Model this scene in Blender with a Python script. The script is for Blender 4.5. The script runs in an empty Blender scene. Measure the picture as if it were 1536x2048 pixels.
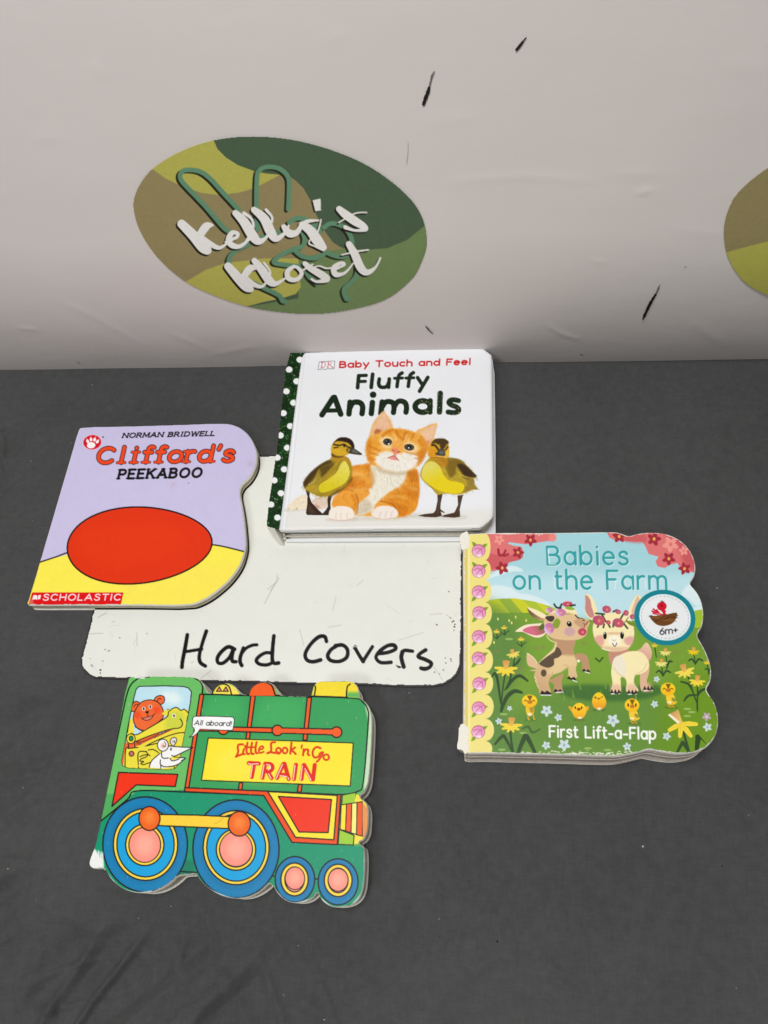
import bpy, math, random
import numpy as np
from mathutils import Matrix, Vector

SC = bpy.context.scene
# ------------------------------------------------------------------ camera
FPX, PITCH, ROLL, YAW, HC = 1500.0, math.radians(60.75), math.radians(13.5), math.radians(-16.2816), 0.53


def ray(px, py):
    """direction (metres per unit) in the room through a point of the 1536x2048 frame; x runs along the wall, z up"""
    px = np.asarray(px, float) - 768; py = np.asarray(py, float) - 1024
    c, s = math.cos(ROLL), math.sin(ROLL)
    x, y = c * px - s * py, s * px + c * py
    dx, dy, dz = x, FPX * math.cos(PITCH) - y * math.sin(PITCH), -FPX * math.sin(PITCH) - y * math.cos(PITCH)
    c, s = math.cos(-YAW), math.sin(-YAW)
    return c * dx - s * dy, s * dx + c * dy, dz


def on_table(px, py, z=0.0):
    x, y, d = ray(px, py)
    t = (HC - z) / -d
    return x * t, y * t


WY = float(on_table(0, 742)[1])          # the wall stands at y = WY


def on_wall(px, py, y=WY):
    x, yy, d = ray(px, py)
    t = y / yy
    return x * t, HC + d * t


o = np.array([float(v) for v in ray(768, 1024)])
r = np.array([float(v) for v in ray(769, 1024)]) - o
u = o - np.array([float(v) for v in ray(768, 1025)])
r, u, b = r / np.linalg.norm(r), u / np.linalg.norm(u), -o / np.linalg.norm(o)
cam = bpy.data.cameras.new("camera")
cam.sensor_fit = 'VERTICAL'; cam.sensor_height = 36.0; cam.lens = 36.0 * FPX / 2048
cam.clip_start = 0.01; cam.clip_end = 100
camo = bpy.data.objects.new("camera", cam)
camo.matrix_world = Matrix(((r[0], u[0], b[0], 0), (r[1], u[1], b[1], 0), (r[2], u[2], b[2], HC), (0, 0, 0, 1)))
SC.collection.objects.link(camo); SC.camera = camo

# ------------------------------------------------------------------ light
W = bpy.data.worlds.new("World"); SC.world = W; W.use_nodes = True
W.node_tree.nodes['Background'].inputs[0].default_value = (0.97, 0.98, 1.0, 1)
W.node_tree.nodes['Background'].inputs[1].default_value = 0.105


def area(name, loc, target, sx, sy, power, col=(1, 1, 1)):
    l = bpy.data.lights.new(name, 'AREA'); l.shape = 'RECTANGLE'; l.size = sx; l.size_y = sy
    l.energy = power; l.color = col
    ob = bpy.data.objects.new(name, l); SC.collection.objects.link(ob); ob.location = loc
    ob.rotation_euler = (Vector(target) - Vector(loc)).to_track_quat('-Z', 'Y').to_euler()
    return ob


area("ceiling_lamp", (-0.14, 0.02, 1.9), (-0.10, 0.12, 0), 0.7, 0.35, 22.8, (1.0, 0.99, 0.975))
area("room_lamp", (-0.75, -0.95, 1.7), (-0.15, 0.1, 0.0), 0.7, 0.4, 10.5, (1.0, 0.985, 0.97))

SC.view_settings.view_transform = 'Standard'; SC.view_settings.look = 'None'
SC.view_settings.exposure = 0.0; SC.view_settings.gamma = 1.0
try: SC.view_settings.use_curve_mapping = False
except Exception: pass
SC.cycles.max_bounces = 6
try: SC.cycles.use_denoising = True
except Exception: pass


# ------------------------------------------------------------------ helpers: objects and materials
def lin(c):
    c = np.clip(np.asarray(c, float), 0, 1)
    return np.where(c <= 0.04045, c / 12.92, ((c + 0.055) / 1.055) ** 2.4)


def rgb(r_, g_, b_): return (r_ / 255, g_ / 255, b_ / 255)


def mat(name, col=None, rough=0.5, spec=0.5, attr=False, bump=None, vary=None, coat=0.0):
    m = bpy.data.materials.new(name); m.use_nodes = True
    nt = m.node_tree; N = nt.nodes; L = nt.links; p = N['Principled BSDF']
    p.inputs['Roughness'].default_value = rough; p.inputs['Specular IOR Level'].default_value = spec
    p.inputs['Coat Weight'].default_value = coat; p.inputs['Coat Roughness'].default_value = 0.18
    tc = N.new('ShaderNodeTexCoord')
    src = None
    if attr:
        a = N.new('ShaderNodeAttribute'); a.attribute_name = 'Col'; src = a.outputs['Color']
    else:
        a = N.new('ShaderNodeRGB'); a.outputs[0].default_value = (*[float(v) for v in lin(col)], 1); src = a.outputs[0]
    if vary:
        for sc_, amt in vary:
            n = N.new('ShaderNodeTexNoise'); n.inputs['Scale'].default_value = sc_; n.inputs['Detail'].default_value = 5
            L.new(tc.outputs['Object'], n.inputs['Vector'])
            mr = N.new('ShaderNodeMapRange'); mr.inputs['From Min'].default_value = 0.3; mr.inputs['From Max'].default_value = 0.7
            mr.inputs['To Min'].default_value = 1 - amt; mr.inputs['To Max'].default_value = 1 + amt
            L.new(n.outputs['Fac'], mr.inputs['Value'])
            mx = N.new('ShaderNodeVectorMath'); mx.operation = 'SCALE'
            L.new(src, mx.inputs[0]); L.new(mr.outputs['Result'], mx.inputs['Scale']); src = mx.outputs[0]
    L.new(src, p.inputs['Base Color'])
    if bump:
        prev = None
        for sc_, st, dist, stretch in bump:
            n = N.new('ShaderNodeTexNoise'); n.inputs['Scale'].default_value = sc_; n.inputs['Detail'].default_value = 4
            mp = N.new('ShaderNodeMapping'); mp.inputs['Scale'].default_value = stretch
            L.new(tc.outputs['Object'], mp.inputs['Vector']); L.new(mp.outputs['Vector'], n.inputs['Vector'])
            bp = N.new('ShaderNodeBump'); bp.inputs['Strength'].default_value = st; bp.inputs['Distance'].default_value = dist
            L.new(n.outputs['Fac'], bp.inputs['Height'])
            if prev: L.new(prev, bp.inputs['Normal'])
            prev = bp.outputs['Normal']
        L.new(prev, p.inputs['Normal'])
    return m


def link(name, me, m, parent=None, origin=(0, 0, 0)):
    if m: me.materials.append(m)
    ob = bpy.data.objects.new(name, me); SC.collection.objects.link(ob)
    if parent: ob.parent = parent
    else: ob.location = origin
    return ob


def mesh_from(name, V, F, m, parent=None, origin=(0, 0, 0), smooth=False, col=None):
    """V in room coordinates; stored relative to origin (the parent's place)"""
    V = np.asarray(V, float) - np.asarray(origin, float)
    me = bpy.data.meshes.new(name)
    if isinstance(F, np.ndarray):
        n, k = F.shape
        me.vertices.add(len(V)); me.vertices.foreach_set('co', V.astype(np.float32).ravel())
        me.loops.add(n * k); me.loops.foreach_set('vertex_index', F.astype(np.int32).ravel())
        me.polygons.add(n); me.polygons.foreach_set('loop_start', np.arange(0, n * k, k, dtype=np.int32))
        me.polygons.foreach_set('loop_total', np.full(n, k, np.int32))
        me.update(calc_edges=True); me.validate()
    else:
        me.from_pydata([tuple(v) for v in V], [], F); me.update()
    if col is not None:
        a = me.color_attributes.new('Col', 'FLOAT_COLOR', 'POINT')
        c4 = np.ones((len(V), 4), np.float32); c4[:, :3] = col
        a.data.foreach_set('color', c4.ravel())
    if smooth: me.polygons.foreach_set('use_smooth', np.ones(len(me.polygons), bool))
    return link(name, me, m, parent, origin)


def thing(name, label, cat, loc, group=None):
    e = bpy.data.objects.new(name, None); e.empty_display_size = 0.02
    SC.collection.objects.link(e); e.location = loc
    e['label'] = label; e['category'] = cat
    if group: e['group'] = group
    return e


def smooth_pts(P, closed=True, n=6):
    P = np.asarray(P, float)
    if len(P) < 3: return P
    k = len(P); out = []
    rng_ = range(k if closed else k - 1)
    t = np.linspace(0, 1, n, endpoint=False)[:, None]
    for i in rng_:
        if closed: a, b_, c, d = P[(i - 1) % k], P[i], P[(i + 1) % k], P[(i + 2) % k]
        else: a, b_, c, d = P[max(i - 1, 0)], P[i], P[i + 1], P[min(i + 2, k - 1)]
        out.append(0.5 * ((2 * b_) + (-a + c) * t + (2 * a - 5 * b_ + 4 * c - d) * t ** 2 + (-a + 3 * b_ - 3 * c + d) * t ** 3))
    out = np.vstack(out)
    if not closed: out = np.vstack([out, P[-1:]])
    return out


def prism(V2, z0, z1, V2b=None):
    """closed prism over a plan outline (tessellated caps)"""
    from mathutils.geometry import tessellate_polygon
    V2 = np.asarray(V2, float); n = len(V2)
    B = V2 if V2b is None else np.asarray(V2b, float)
    area2 = np.sum(V2[:, 0] * np.roll(V2[:, 1], -1) - np.roll(V2[:, 0], -1) * V2[:, 1])
    if area2 < 0: V2 = V2[::-1]; B = B[::-1]
    V = [(x, y, z0) for x, y in B] + [(x, y, z1) for x, y in V2]
    T = tessellate_polygon([[Vector((x, y, 0)) for x, y in V2]])
    F = []
    for t in T:
        a, b_, c = t
        ar = (V2[b_][0] - V2[a][0]) * (V2[c][1] - V2[a][1]) - (V2[c][0] - V2[a][0]) * (V2[b_][1] - V2[a][1])
        if ar < 0: b_, c = c, b_
        F.append((n + a, n + b_, n + c)); F.append((a, c, b_))
    for i in range(n): j = (i + 1) % n; F.append((i, j, n + j, n + i))
    return V, F


def inset(V2, d):
    """move an outline inwards by d (negative: outwards)"""
    V2 = np.asarray(V2, float)
    s = np.sum(V2[:, 0] * np.roll(V2[:, 1], -1) - np.roll(V2[:, 0], -1) * V2[:, 1])
    e = np.roll(V2, -1, 0) - np.roll(V2, 1, 0)
    nrm = np.stack([-e[:, 1], e[:, 0]], 1) / (np.linalg.norm(e, axis=1)[:, None] + 1e-12)
    return V2 + nrm * d * (1 if s > 0 else -1)


# PAINT-BEGIN
# ------------------------------------------------------------------ the printing: inks laid on a grid, turned into coloured mesh
def _blur(m, rad):
    rad = int(round(rad))
    if rad < 1: return m
    for ax in (0, 1, 0, 1):
        pad = [(0, 0), (0, 0)]; pad[ax] = (rad + 1, rad)
        c = np.cumsum(np.pad(m, pad, mode='constant'), axis=ax)
        n = m.shape[ax]
        a = np.take(c, range(2 * rad + 1, 2 * rad + 1 + n), axis=ax) - np.take(c, range(0, n), axis=ax)
        m = a / (2 * rad + 1)
    return m


class Canvas:
    def __init__(self, x0, y0, x1, y1, cell=1.0, ss=2, base=(1, 1, 1), seed=1):
        self.x0, self.y0, self.cell, self.ss = x0, y0, cell, ss
        self.w = int((x1 - x0) / cell); self.h = int((y1 - y0) / cell)
        self.k = ss / cell
        self.img = np.ones(((self.h + 1) * ss, (self.w + 1) * ss, 3)) * np.array(base)
        self.pid = np.zeros(self.img.shape[:2], np.int16)
        self.names = ['']; self.cur = 0; self.o = (0, 0, 1); self.clip = None
        self.rng = np.random.default_rng(seed)

    def part(self, name):
        """what is painted from here on belongs to this part ('' = the cover itself)"""
        if name not in self.names: self.names.append(name)
        self.cur = self.names.index(name)

    def P(self, pts):
        p = np.asarray(pts, float)
        q = p[:, :2] / self.o[2] + np.array(self.o[:2])
        q = (q - np.array([self.x0, self.y0])) * self.k + self.ss / 2 - 0.5
        return q

    def S(self, w): return np.asarray(w, float) / self.o[2] * self.k

    def polymask(self, q, margin=2):
        H, Wd = self.pid.shape
        a0 = max(int(math.floor(q[:, 1].min())) - margin, 0); a1 = min(int(math.ceil(q[:, 1].max())) + margin + 1, H)
        b0 = max(int(math.floor(q[:, 0].min())) - margin, 0); b1 = min(int(math.ceil(q[:, 0].max())) + margin + 1, Wd)
        if a1 <= a0 or b1 <= b0: return None
        m = np.zeros((a1 - a0, b1 - b0), bool)
        X = np.arange(b0, b1)
        for (xa, ya), (xb, yb) in zip(q, np.roll(q, -1, 0)):
            if ya == yb: continue
            if ya > yb: xa, ya, xb, yb = xb, yb, xa, ya
            r0 = max(int(math.ceil(ya)), a0); r1 = min(int(math.ceil(yb)), a1)
            if r1 <= r0: continue
            ys = np.arange(r0, r1); xc = xa + (ys - ya) * (xb - xa) / (yb - ya)
            m[r0 - a0:r1 - a0] ^= X[None, :] > xc[:, None]
        return m.astype(float), a0, a1, b0, b1

    def comp(self, m, box, col, alpha=1.0, grad=None):
        a0, a1, b0, b1 = box
        if self.clip is not None: m = m * self.clip[a0:a1, b0:b1]
        c = np.array(col)
        if grad is not None:                       # grad = (colour2, (x,y) start, (x,y) end)
            c2, s, e = grad
            s, e = self.P([s, e]); d = e - s
            Y, X = np.mgrid[a0:a1, b0:b1]
            t = np.clip(((X - s[0]) * d[0] + (Y - s[1]) * d[1]) / (d @ d), 0, 1)[..., None]
            c = c * (1 - t) + np.array(c2) * t
        mm = (m * alpha)[..., None]
        self.img[a0:a1, b0:b1] = self.img[a0:a1, b0:b1] * (1 - mm) + c * mm
        if alpha > 0.45 or self.cur: self.pid[a0:a1, b0:b1][m * max(alpha, 0.5) > 0.3] = self.cur

    def fill(self, pts, col, smooth=True, blur=0, alpha=1.0, grad=None, line=None, lw=0, n=6):
        pts = np.asarray(pts, float)
        if smooth: pts = smooth_pts(pts, True, n)
        q = self.P(pts); bl = float(self.S(blur))
        r_ = self.polymask(q, 3 + int(3 * bl))
        if r_ is None: return
        m, *box = r_
        if bl >= 1: m = _blur(m, bl)
        self.comp(m, box, col, alpha, grad)
        if line is not None: self.stroke(pts, lw, line, smooth=False, closed=True)

    def mask(self, pts, smooth=True):
        full = np.zeros(self.pid.shape)
        pts = smooth_pts(pts, True) if smooth else np.asarray(pts, float)
        m, a0, a1, b0, b1 = self.polymask(self.P(pts)); full[a0:a1, b0:b1] = m
        return full

    def ell(self, cx, cy, rx, ry, col, rot=0, **k):
        t = np.linspace(0, 2 * math.pi, 40, endpoint=False); c, s = math.cos(rot), math.sin(rot)
        x, y = rx * np.cos(t), ry * np.sin(t)
        self.fill(np.stack([cx + c * x - s * y, cy + s * x + c * y], 1), col, smooth=False, **k)

    def ring(self, cx, cy, rx, ry, w, col, rot=0, **k):
        t = np.linspace(0, 2 * math.pi, 48, endpoint=False); c, s = math.cos(rot), math.sin(rot)
        x, y = rx * np.cos(t), ry * np.sin(t)
        self.stroke(np.stack([cx + c * x - s * y, cy + s * x + c * y], 1), w, col, smooth=False, closed=True, **k)

    def stroke(self, pts, w, col, smooth=True, closed=False, alpha=1.0, soft=0.5):
        """w: full width, or None when the points carry their own as third value"""
        p = np.asarray(pts, float)
        wd = p[:, 2:3] if p.shape[1] > 2 else np.full((len(p), 1), float(w))
        p = np.hstack([p[:, :2], wd])
        if smooth and len(p) > 2: p = smooth_pts(p, closed, 6)
        q = self.P(p[:, :2]); rad = np.maximum(self.S(p[:, 2]) / 2, 0.35)
        if closed: q = np.vstack([q, q[:1]]); rad = np.append(rad, rad[0])
        H, Wd = self.pid.shape; mg = rad.max() + 2
        a0 = max(int(q[:, 1].min() - mg), 0); a1 = min(int(q[:, 1].max() + mg) + 2, H)
        b0 = max(int(q[:, 0].min() - mg), 0); b1 = min(int(q[:, 0].max() + mg) + 2, Wd)
        if a1 <= a0 or b1 <= b0: return
        m = np.zeros((a1 - a0, b1 - b0))
        for i in range(max(len(q) - 1, 1)):
            A, B = q[i], q[min(i + 1, len(q) - 1)]; ra, rb = rad[i], rad[min(i + 1, len(q) - 1)]
            g = max(ra, rb) + 2
            y0 = max(int(min(A[1], B[1]) - g), a0); y1 = min(int(max(A[1], B[1]) + g) + 2, a1)
            x0 = max(int(min(A[0], B[0]) - g), b0); x1 = min(int(max(A[0], B[0]) + g) + 2, b1)
            if y1 <= y0 or x1 <= x0: continue
            Y, X = np.mgrid[y0:y1, x0:x1]
            d = B - A; L2 = d @ d + 1e-9
            t = np.clip(((X - A[0]) * d[0] + (Y - A[1]) * d[1]) / L2, 0, 1)
            dist = np.hypot(X - A[0] - t * d[0], Y - A[1] - t * d[1])
            v = np.clip((ra + (rb - ra) * t - dist) / (2 * soft) + 0.5, 0, 1)
            s = m[y0 - a0:y1 - a0, x0 - b0:x1 - b0]; np.maximum(s, v, out=s)
        self.comp(m, (a0, a1, b0, b1), col, alpha)

    def fur(self, pts, n, length, direction, jitter=0.3, vary=0.13, width=1.2, alpha=0.42, smooth=True):
        """short hairs inside an outline, each the local ink a little lighter or darker"""
        q = smooth_pts(pts, True) if smooth else np.asarray(pts, float)
        lo, hi = q.min(0), q.max(0)
        mk = self.mask(q, False)
        for _ in range(n):
            p = lo + self.rng.random(2) * (hi - lo)
            s = self.P([p])[0].astype(int)
            if not (0 <= s[1] < mk.shape[0] and 0 <= s[0] < mk.shape[1]) or mk[s[1], s[0]] < 0.5: continue
            a = direction(p) + self.rng.normal(0, jitter); L = 0.72 * length * (0.6 + 0.8 * self.rng.random())
            c = np.clip(self.img[s[1], s[0]] * (1 + 0.8 * self.rng.normal(0, vary)) + self.rng.normal(0, 0.01), 0, 1)
            e = p + L * np.array([math.cos(a), math.sin(a)])
            self.stroke([(*p, width), (*e, width * 0.4)], None, c, smooth=False, alpha=alpha)

    def speckle(self, col, n, size, box=None, alpha=0.5, where=None):
        H, Wd = self.pid.shape
        for _ in range(n):
            y, x = int(self.rng.random() * H), int(self.rng.random() * Wd)
            if where is not None and self.pid[y, x] != where: continue
            r_ = max(1, int(size * (0.5 + self.rng.random())))
            s = self.img[y:y + r_, x:x + r_]; s[...] = s * (1 - alpha) + np.array(col) * alpha

    def grain(self, amt, scale=1):
        g = self.rng.normal(0, 1, self.pid.shape)
        if scale > 1: g = _blur(g, scale) * scale * 1.6
        self.img = np.clip(self.img * (1 + amt * g[..., None]), 0, 1)

    def text(self, s, p0, p1, up, w, col, serif=0.0, gap=0.20, alpha=1.0):
        """monoline lettering on a baseline p0-p1; up = the vector of a capital's height"""
        p0, p1, up = np.array(p0, float), np.array(p1, float), np.array(up, float)
        pad = lambda c: serif * 0.75 if (serif and GLYPH[c][0] < 0.2 and c != "'") else 0.0
        tot = sum(GLYPH[c][0] + 2 * pad(c) for c in s) + gap * (len(s) - 1)
        ex = (p1 - p0) / tot; x = 0.0
        for c in s:
            wd, strokes = GLYPH[c]
            x += pad(c)
            for kind, pts in strokes:
                P_ = np.array(pts, float)
                Q = p0 + (P_[:, :1] + x) * ex + P_[:, 1:] * up
                self.stroke(Q, w, col, smooth=(kind == 's'), alpha=alpha)
                if serif and kind == 'l':
                    for (gx, gy), qq in ((P_[0], Q[0]), (P_[-1], Q[-1])):
                        if min(abs(gy), abs(gy - 1), abs(gy - XH)) < 0.02 and not (abs(P_[0][1] - P_[-1][1]) < 0.05):
                            self.stroke([qq - ex * serif, qq + ex * serif], w * 0.62, col, smooth=False, alpha=alpha)
            x += wd + gap + pad(c)

    def colours(self):
        s = self.ss; H, Wd, _ = self.img.shape
        c = self.img.reshape(H // s, s, Wd // s, s, 3).mean((1, 3))
        return c, self.pid[s // 2::s, s // 2::s]


XH = 0.70
_c = lambda cx, cy, rx, ry, a0, a1, n=9: [(cx + rx * math.cos(math.radians(a0 + (a1 - a0) * i / (n - 1))), cy + ry * math.sin(math.radians(a0 + (a1 - a0) * i / (n - 1)))) for i in range(n)]
GLYPH = {
    ' ': (0.30, []),
    'A': (0.86, [('l', [(0, 0), (0.43, 1)]), ('l', [(0.43, 1), (0.86, 0)]), ('m', [(0.15, 0.33), (0.71, 0.33)])]),
    'B': (0.66, [('l', [(0, 0), (0, 1)]), ('m', [(0, 1), (0.3, 1)] + _c(0.34, 0.77, 0.24, 0.23, 90, -90) + [(0, 0.54)]), ('m', [(0, 0.54), (0.3, 0.54)] + _c(0.36, 0.27, 0.30, 0.27, 90, -90) + [(0, 0)])]),
    'C': (0.76, [('m', _c(0.42, 0.5, 0.42, 0.5, 45, 315, 15))]),
    'D': (0.76, [('l', [(0, 0), (0, 1)]), ('m', [(0, 1), (0.28, 1)] + _c(0.30, 0.5, 0.46, 0.5, 90, -90, 11) + [(0, 0)])]),
    'E': (0.58, [('l', [(0, 0), (0, 1)]), ('m', [(0, 1), (0.56, 1)]), ('m', [(0, 0.52), (0.48, 0.52)]), ('m', [(0, 0), (0.58, 0)])]),
    'F': (0.56, [('l', [(0, 0), (0, 1)]), ('m', [(0, 1), (0.56, 1)]), ('m', [(0, 0.52), (0.46, 0.52)])]),
    'G': (0.80, [('m', _c(0.42, 0.5, 0.42, 0.5, 45, 350, 15) + [(0.82, 0.45), (0.5, 0.45)])]),
    'H': (0.72, [('l', [(0, 0), (0, 1)]), ('l', [(0.72, 0), (0.72, 1)]), ('m', [(0, 0.52), (0.72, 0.52)])]),
    'I': (0.10, [('l', [(0.05, 0), (0.05, 1)])]),
    'K': (0.70, [('l', [(0, 0), (0, 1)]), ('l', [(0.66, 1), (0.02, 0.42)]), ('l', [(0.24, 0.62), (0.70, 0)])]),
    'L': (0.54, [('l', [(0, 0), (0, 1)]), ('m', [(0, 0), (0.54, 0)])]),
    'M': (0.90, [('l', [(0, 0), (0.04, 1)]), ('m', [(0.04, 1), (0.45, 0.15)]), ('m', [(0.45, 0.15), (0.86, 1)]), ('l', [(0.86, 1), (0.90, 0)])]),
    'N': (0.74, [('l', [(0, 0), (0, 1)]), ('m', [(0, 1), (0.74, 0)]), ('l', [(0.74, 0), (0.74, 1)])]),
    'O': (0.88, [('m', _c(0.44, 0.5, 0.44, 0.5, 0, 360, 21))]),
    'P': (0.62, [('l', [(0, 0), (0, 1)]), ('m', [(0, 1), (0.32, 1)] + _c(0.34, 0.73, 0.28, 0.27, 90, -90) + [(0, 0.46)])]),
    'R': (0.68, [('l', [(0, 0), (0, 1)]), ('m', [(0, 1), (0.32, 1)] + _c(0.34, 0.75, 0.27, 0.25, 90, -90) + [(0, 0.50)]), ('l', [(0.30, 0.50), (0.68, 0)])]),
    'S': (0.62, [('s', [(0.60, 0.82), (0.48, 0.97), (0.26, 1), (0.07, 0.88), (0.07, 0.68), (0.24, 0.55), (0.45, 0.47), (0.60, 0.32), (0.57, 0.12), (0.38, 0), (0.15, 0.02), (0, 0.17)])]),
    'T': (0.72, [('l', [(0.36, 0), (0.36, 1)]), ('m', [(0, 1), (0.72, 1)])]),
    'W': (1.10, [('l', [(0, 1), (0.27, 0)]), ('m', [(0.27, 0), (0.55, 1)]), ('m', [(0.55, 1), (0.83, 0)]), ('l', [(0.83, 0), (1.10, 1)])]),
    'a': (0.58, [('m', _c(0.29, 0.35, 0.29, 0.35, 0, 360, 17)), ('l', [(0.58, 0.68), (0.58, 0.0)])]),
    'b': (0.60, [('m', _c(0.31, 0.35, 0.29, 0.35, 0, 360, 17)), ('l', [(0.0, 0), (0.0, 1.05)])]),
    'c': (0.52, [('m', _c(0.31, 0.35, 0.31, 0.35, 50, 310, 13))]),
    'd': (0.60, [('m', _c(0.29, 0.35, 0.29, 0.35, 0, 360, 17)), ('l', [(0.60, 1.05), (0.60, 0)])]),
    'e': (0.58, [('m', [(0.02, 0.37), (0.58, 0.37)] + _c(0.29, 0.35, 0.29, 0.35, 5, 310, 15))]),
    'f': (0.38, [('s', [(0.42, 1.0), (0.30, 1.05), (0.18, 0.95), (0.16, 0.75), (0.16, 0.4), (0.16, 0)]), ('m', [(0, 0.68), (0.36, 0.68)]), ('l', [(0.16, 0.3), (0.16, 0.0)])]),
    'h': (0.54, [('l', [(0, 0), (0, 1.05)]), ('m', [(0, 0.42)] + _c(0.27, 0.42, 0.27, 0.28, 170, 0) + [(0.54, 0)]), ('l', [(0.54, 0.2), (0.54, 0)])]),
    'i': (0.08, [('l', [(0.04, 0), (0.04, XH)]), ('m', [(0.04, 0.97), (0.045, 0.98)])]),
    'k': (0.52, [('l', [(0, 0), (0, 1.05)]), ('l', [(0.48, XH), (0.03, 0.30)]), ('l', [(0.18, 0.42), (0.52, 0)])]),
    'l': (0.08, [('l', [(0.04, 0), (0.04, 1.05)])]),
    'm': (0.92, [('l', [(0, 0), (0, XH)]), ('m', [(0, 0.42)] + _c(0.23, 0.45, 0.23, 0.25, 170, 0) + [(0.46, 0)]), ('m', [(0.46, 0.42)] + _c(0.69, 0.45, 0.23, 0.25, 170, 0) + [(0.92, 0)])]),
    'n': (0.54, [('l', [(0, 0), (0, XH)]), ('m', [(0, 0.42)] + _c(0.27, 0.42, 0.27, 0.28, 170, 0) + [(0.54, 0)])]),
    'o': (0.62, [('m', _c(0.31, 0.35, 0.31, 0.35, 0, 360, 17))]),
    'p': (0.60, [('m', _c(0.31, 0.35, 0.29, 0.35, 0, 360, 17)), ('l', [(0.0, XH), (0.0, -0.38)])]),
    'r': (0.36, [('l', [(0, 0), (0, XH)]), ('m', [(0, 0.40)] + _c(0.26, 0.42, 0.26, 0.28, 170, 70))]),
    's': (0.46, [('s', [(0.44, 0.58), (0.34, 0.69), (0.18, 0.70), (0.05, 0.60), (0.07, 0.45), (0.24, 0.37), (0.42, 0.28), (0.45, 0.12), (0.32, 0.01), (0.12, 0.01), (0, 0.10)])]),
    't': (0.36, [('s', [(0.13, 0.95), (0.13, 0.6), (0.13, 0.2), (0.18, 0.03), (0.36, 0.02)]), ('m', [(0, 0.68), (0.34, 0.68)])]),
    'u': (0.54, [('m', [(0, XH)] + _c(0.27, 0.28, 0.27, 0.28, 180, 350) + [(0.54, 0.3)]), ('l', [(0.54, XH), (0.54, 0)])]),
    'y': (0.56, [('l', [(0, XH), (0.29, 0.02)]), ('l', [(0.56, XH), (0.16, -0.36)])]),
    '6': (0.56, [('m', _c(0.28, 0.30, 0.28, 0.30, 0, 360, 17)), ('s', [(0.46, 1.0), (0.22, 0.78), (0.04, 0.50), (0.0, 0.3)])]),
    '+': (0.50, [('m', [(0, 0.45), (0.5, 0.45)]), ('m', [(0.25, 0.72), (0.25, 0.18)])]),
    '-': (0.40, [('m', [(0.02, 0.36), (0.38, 0.36)])]),
    '!': (0.08, [('l', [(0.04, 0.32), (0.04, 1.0)]), ('m', [(0.04, 0.0), (0.045, 0.01)])]),
    "'": (0.12, [('m', [(0.10, 1.05), (0.04, 0.80)])]),
}
BLACK = rgb(14, 12, 14)
off = lambda pts, dx, dy: [(p[0] + dx, p[1] + dy, *p[2:]) for p in pts]


def zoom(x0, y0, s): return (x0, y0, s)


TC = zoom(40, 830, 3.072)
OUT_LILAC = [(358, 92), (366, 80), (382, 75), (700, 66), (1000, 57), (1240, 50), (1300, 56), (1350, 75), (1390, 105), (1422, 145), (1446, 195), (1457, 250), (1452, 300),
             (1435, 345), (1405, 390), (1368, 425), (1353, 455), (1352, 490), (1362, 540), (1375, 620), (1385, 720), (1388, 800), (1378, 850), (1358, 910),
             (1325, 965), (1280, 1020), (1225, 1070), (1165, 1115), (1110, 1145), (1050, 1165), (700, 1167), (300, 1168), (72, 1168), (50, 1166), (42, 1156), (52, 1128), (100, 967), (200, 625), (300, 285)]


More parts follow.
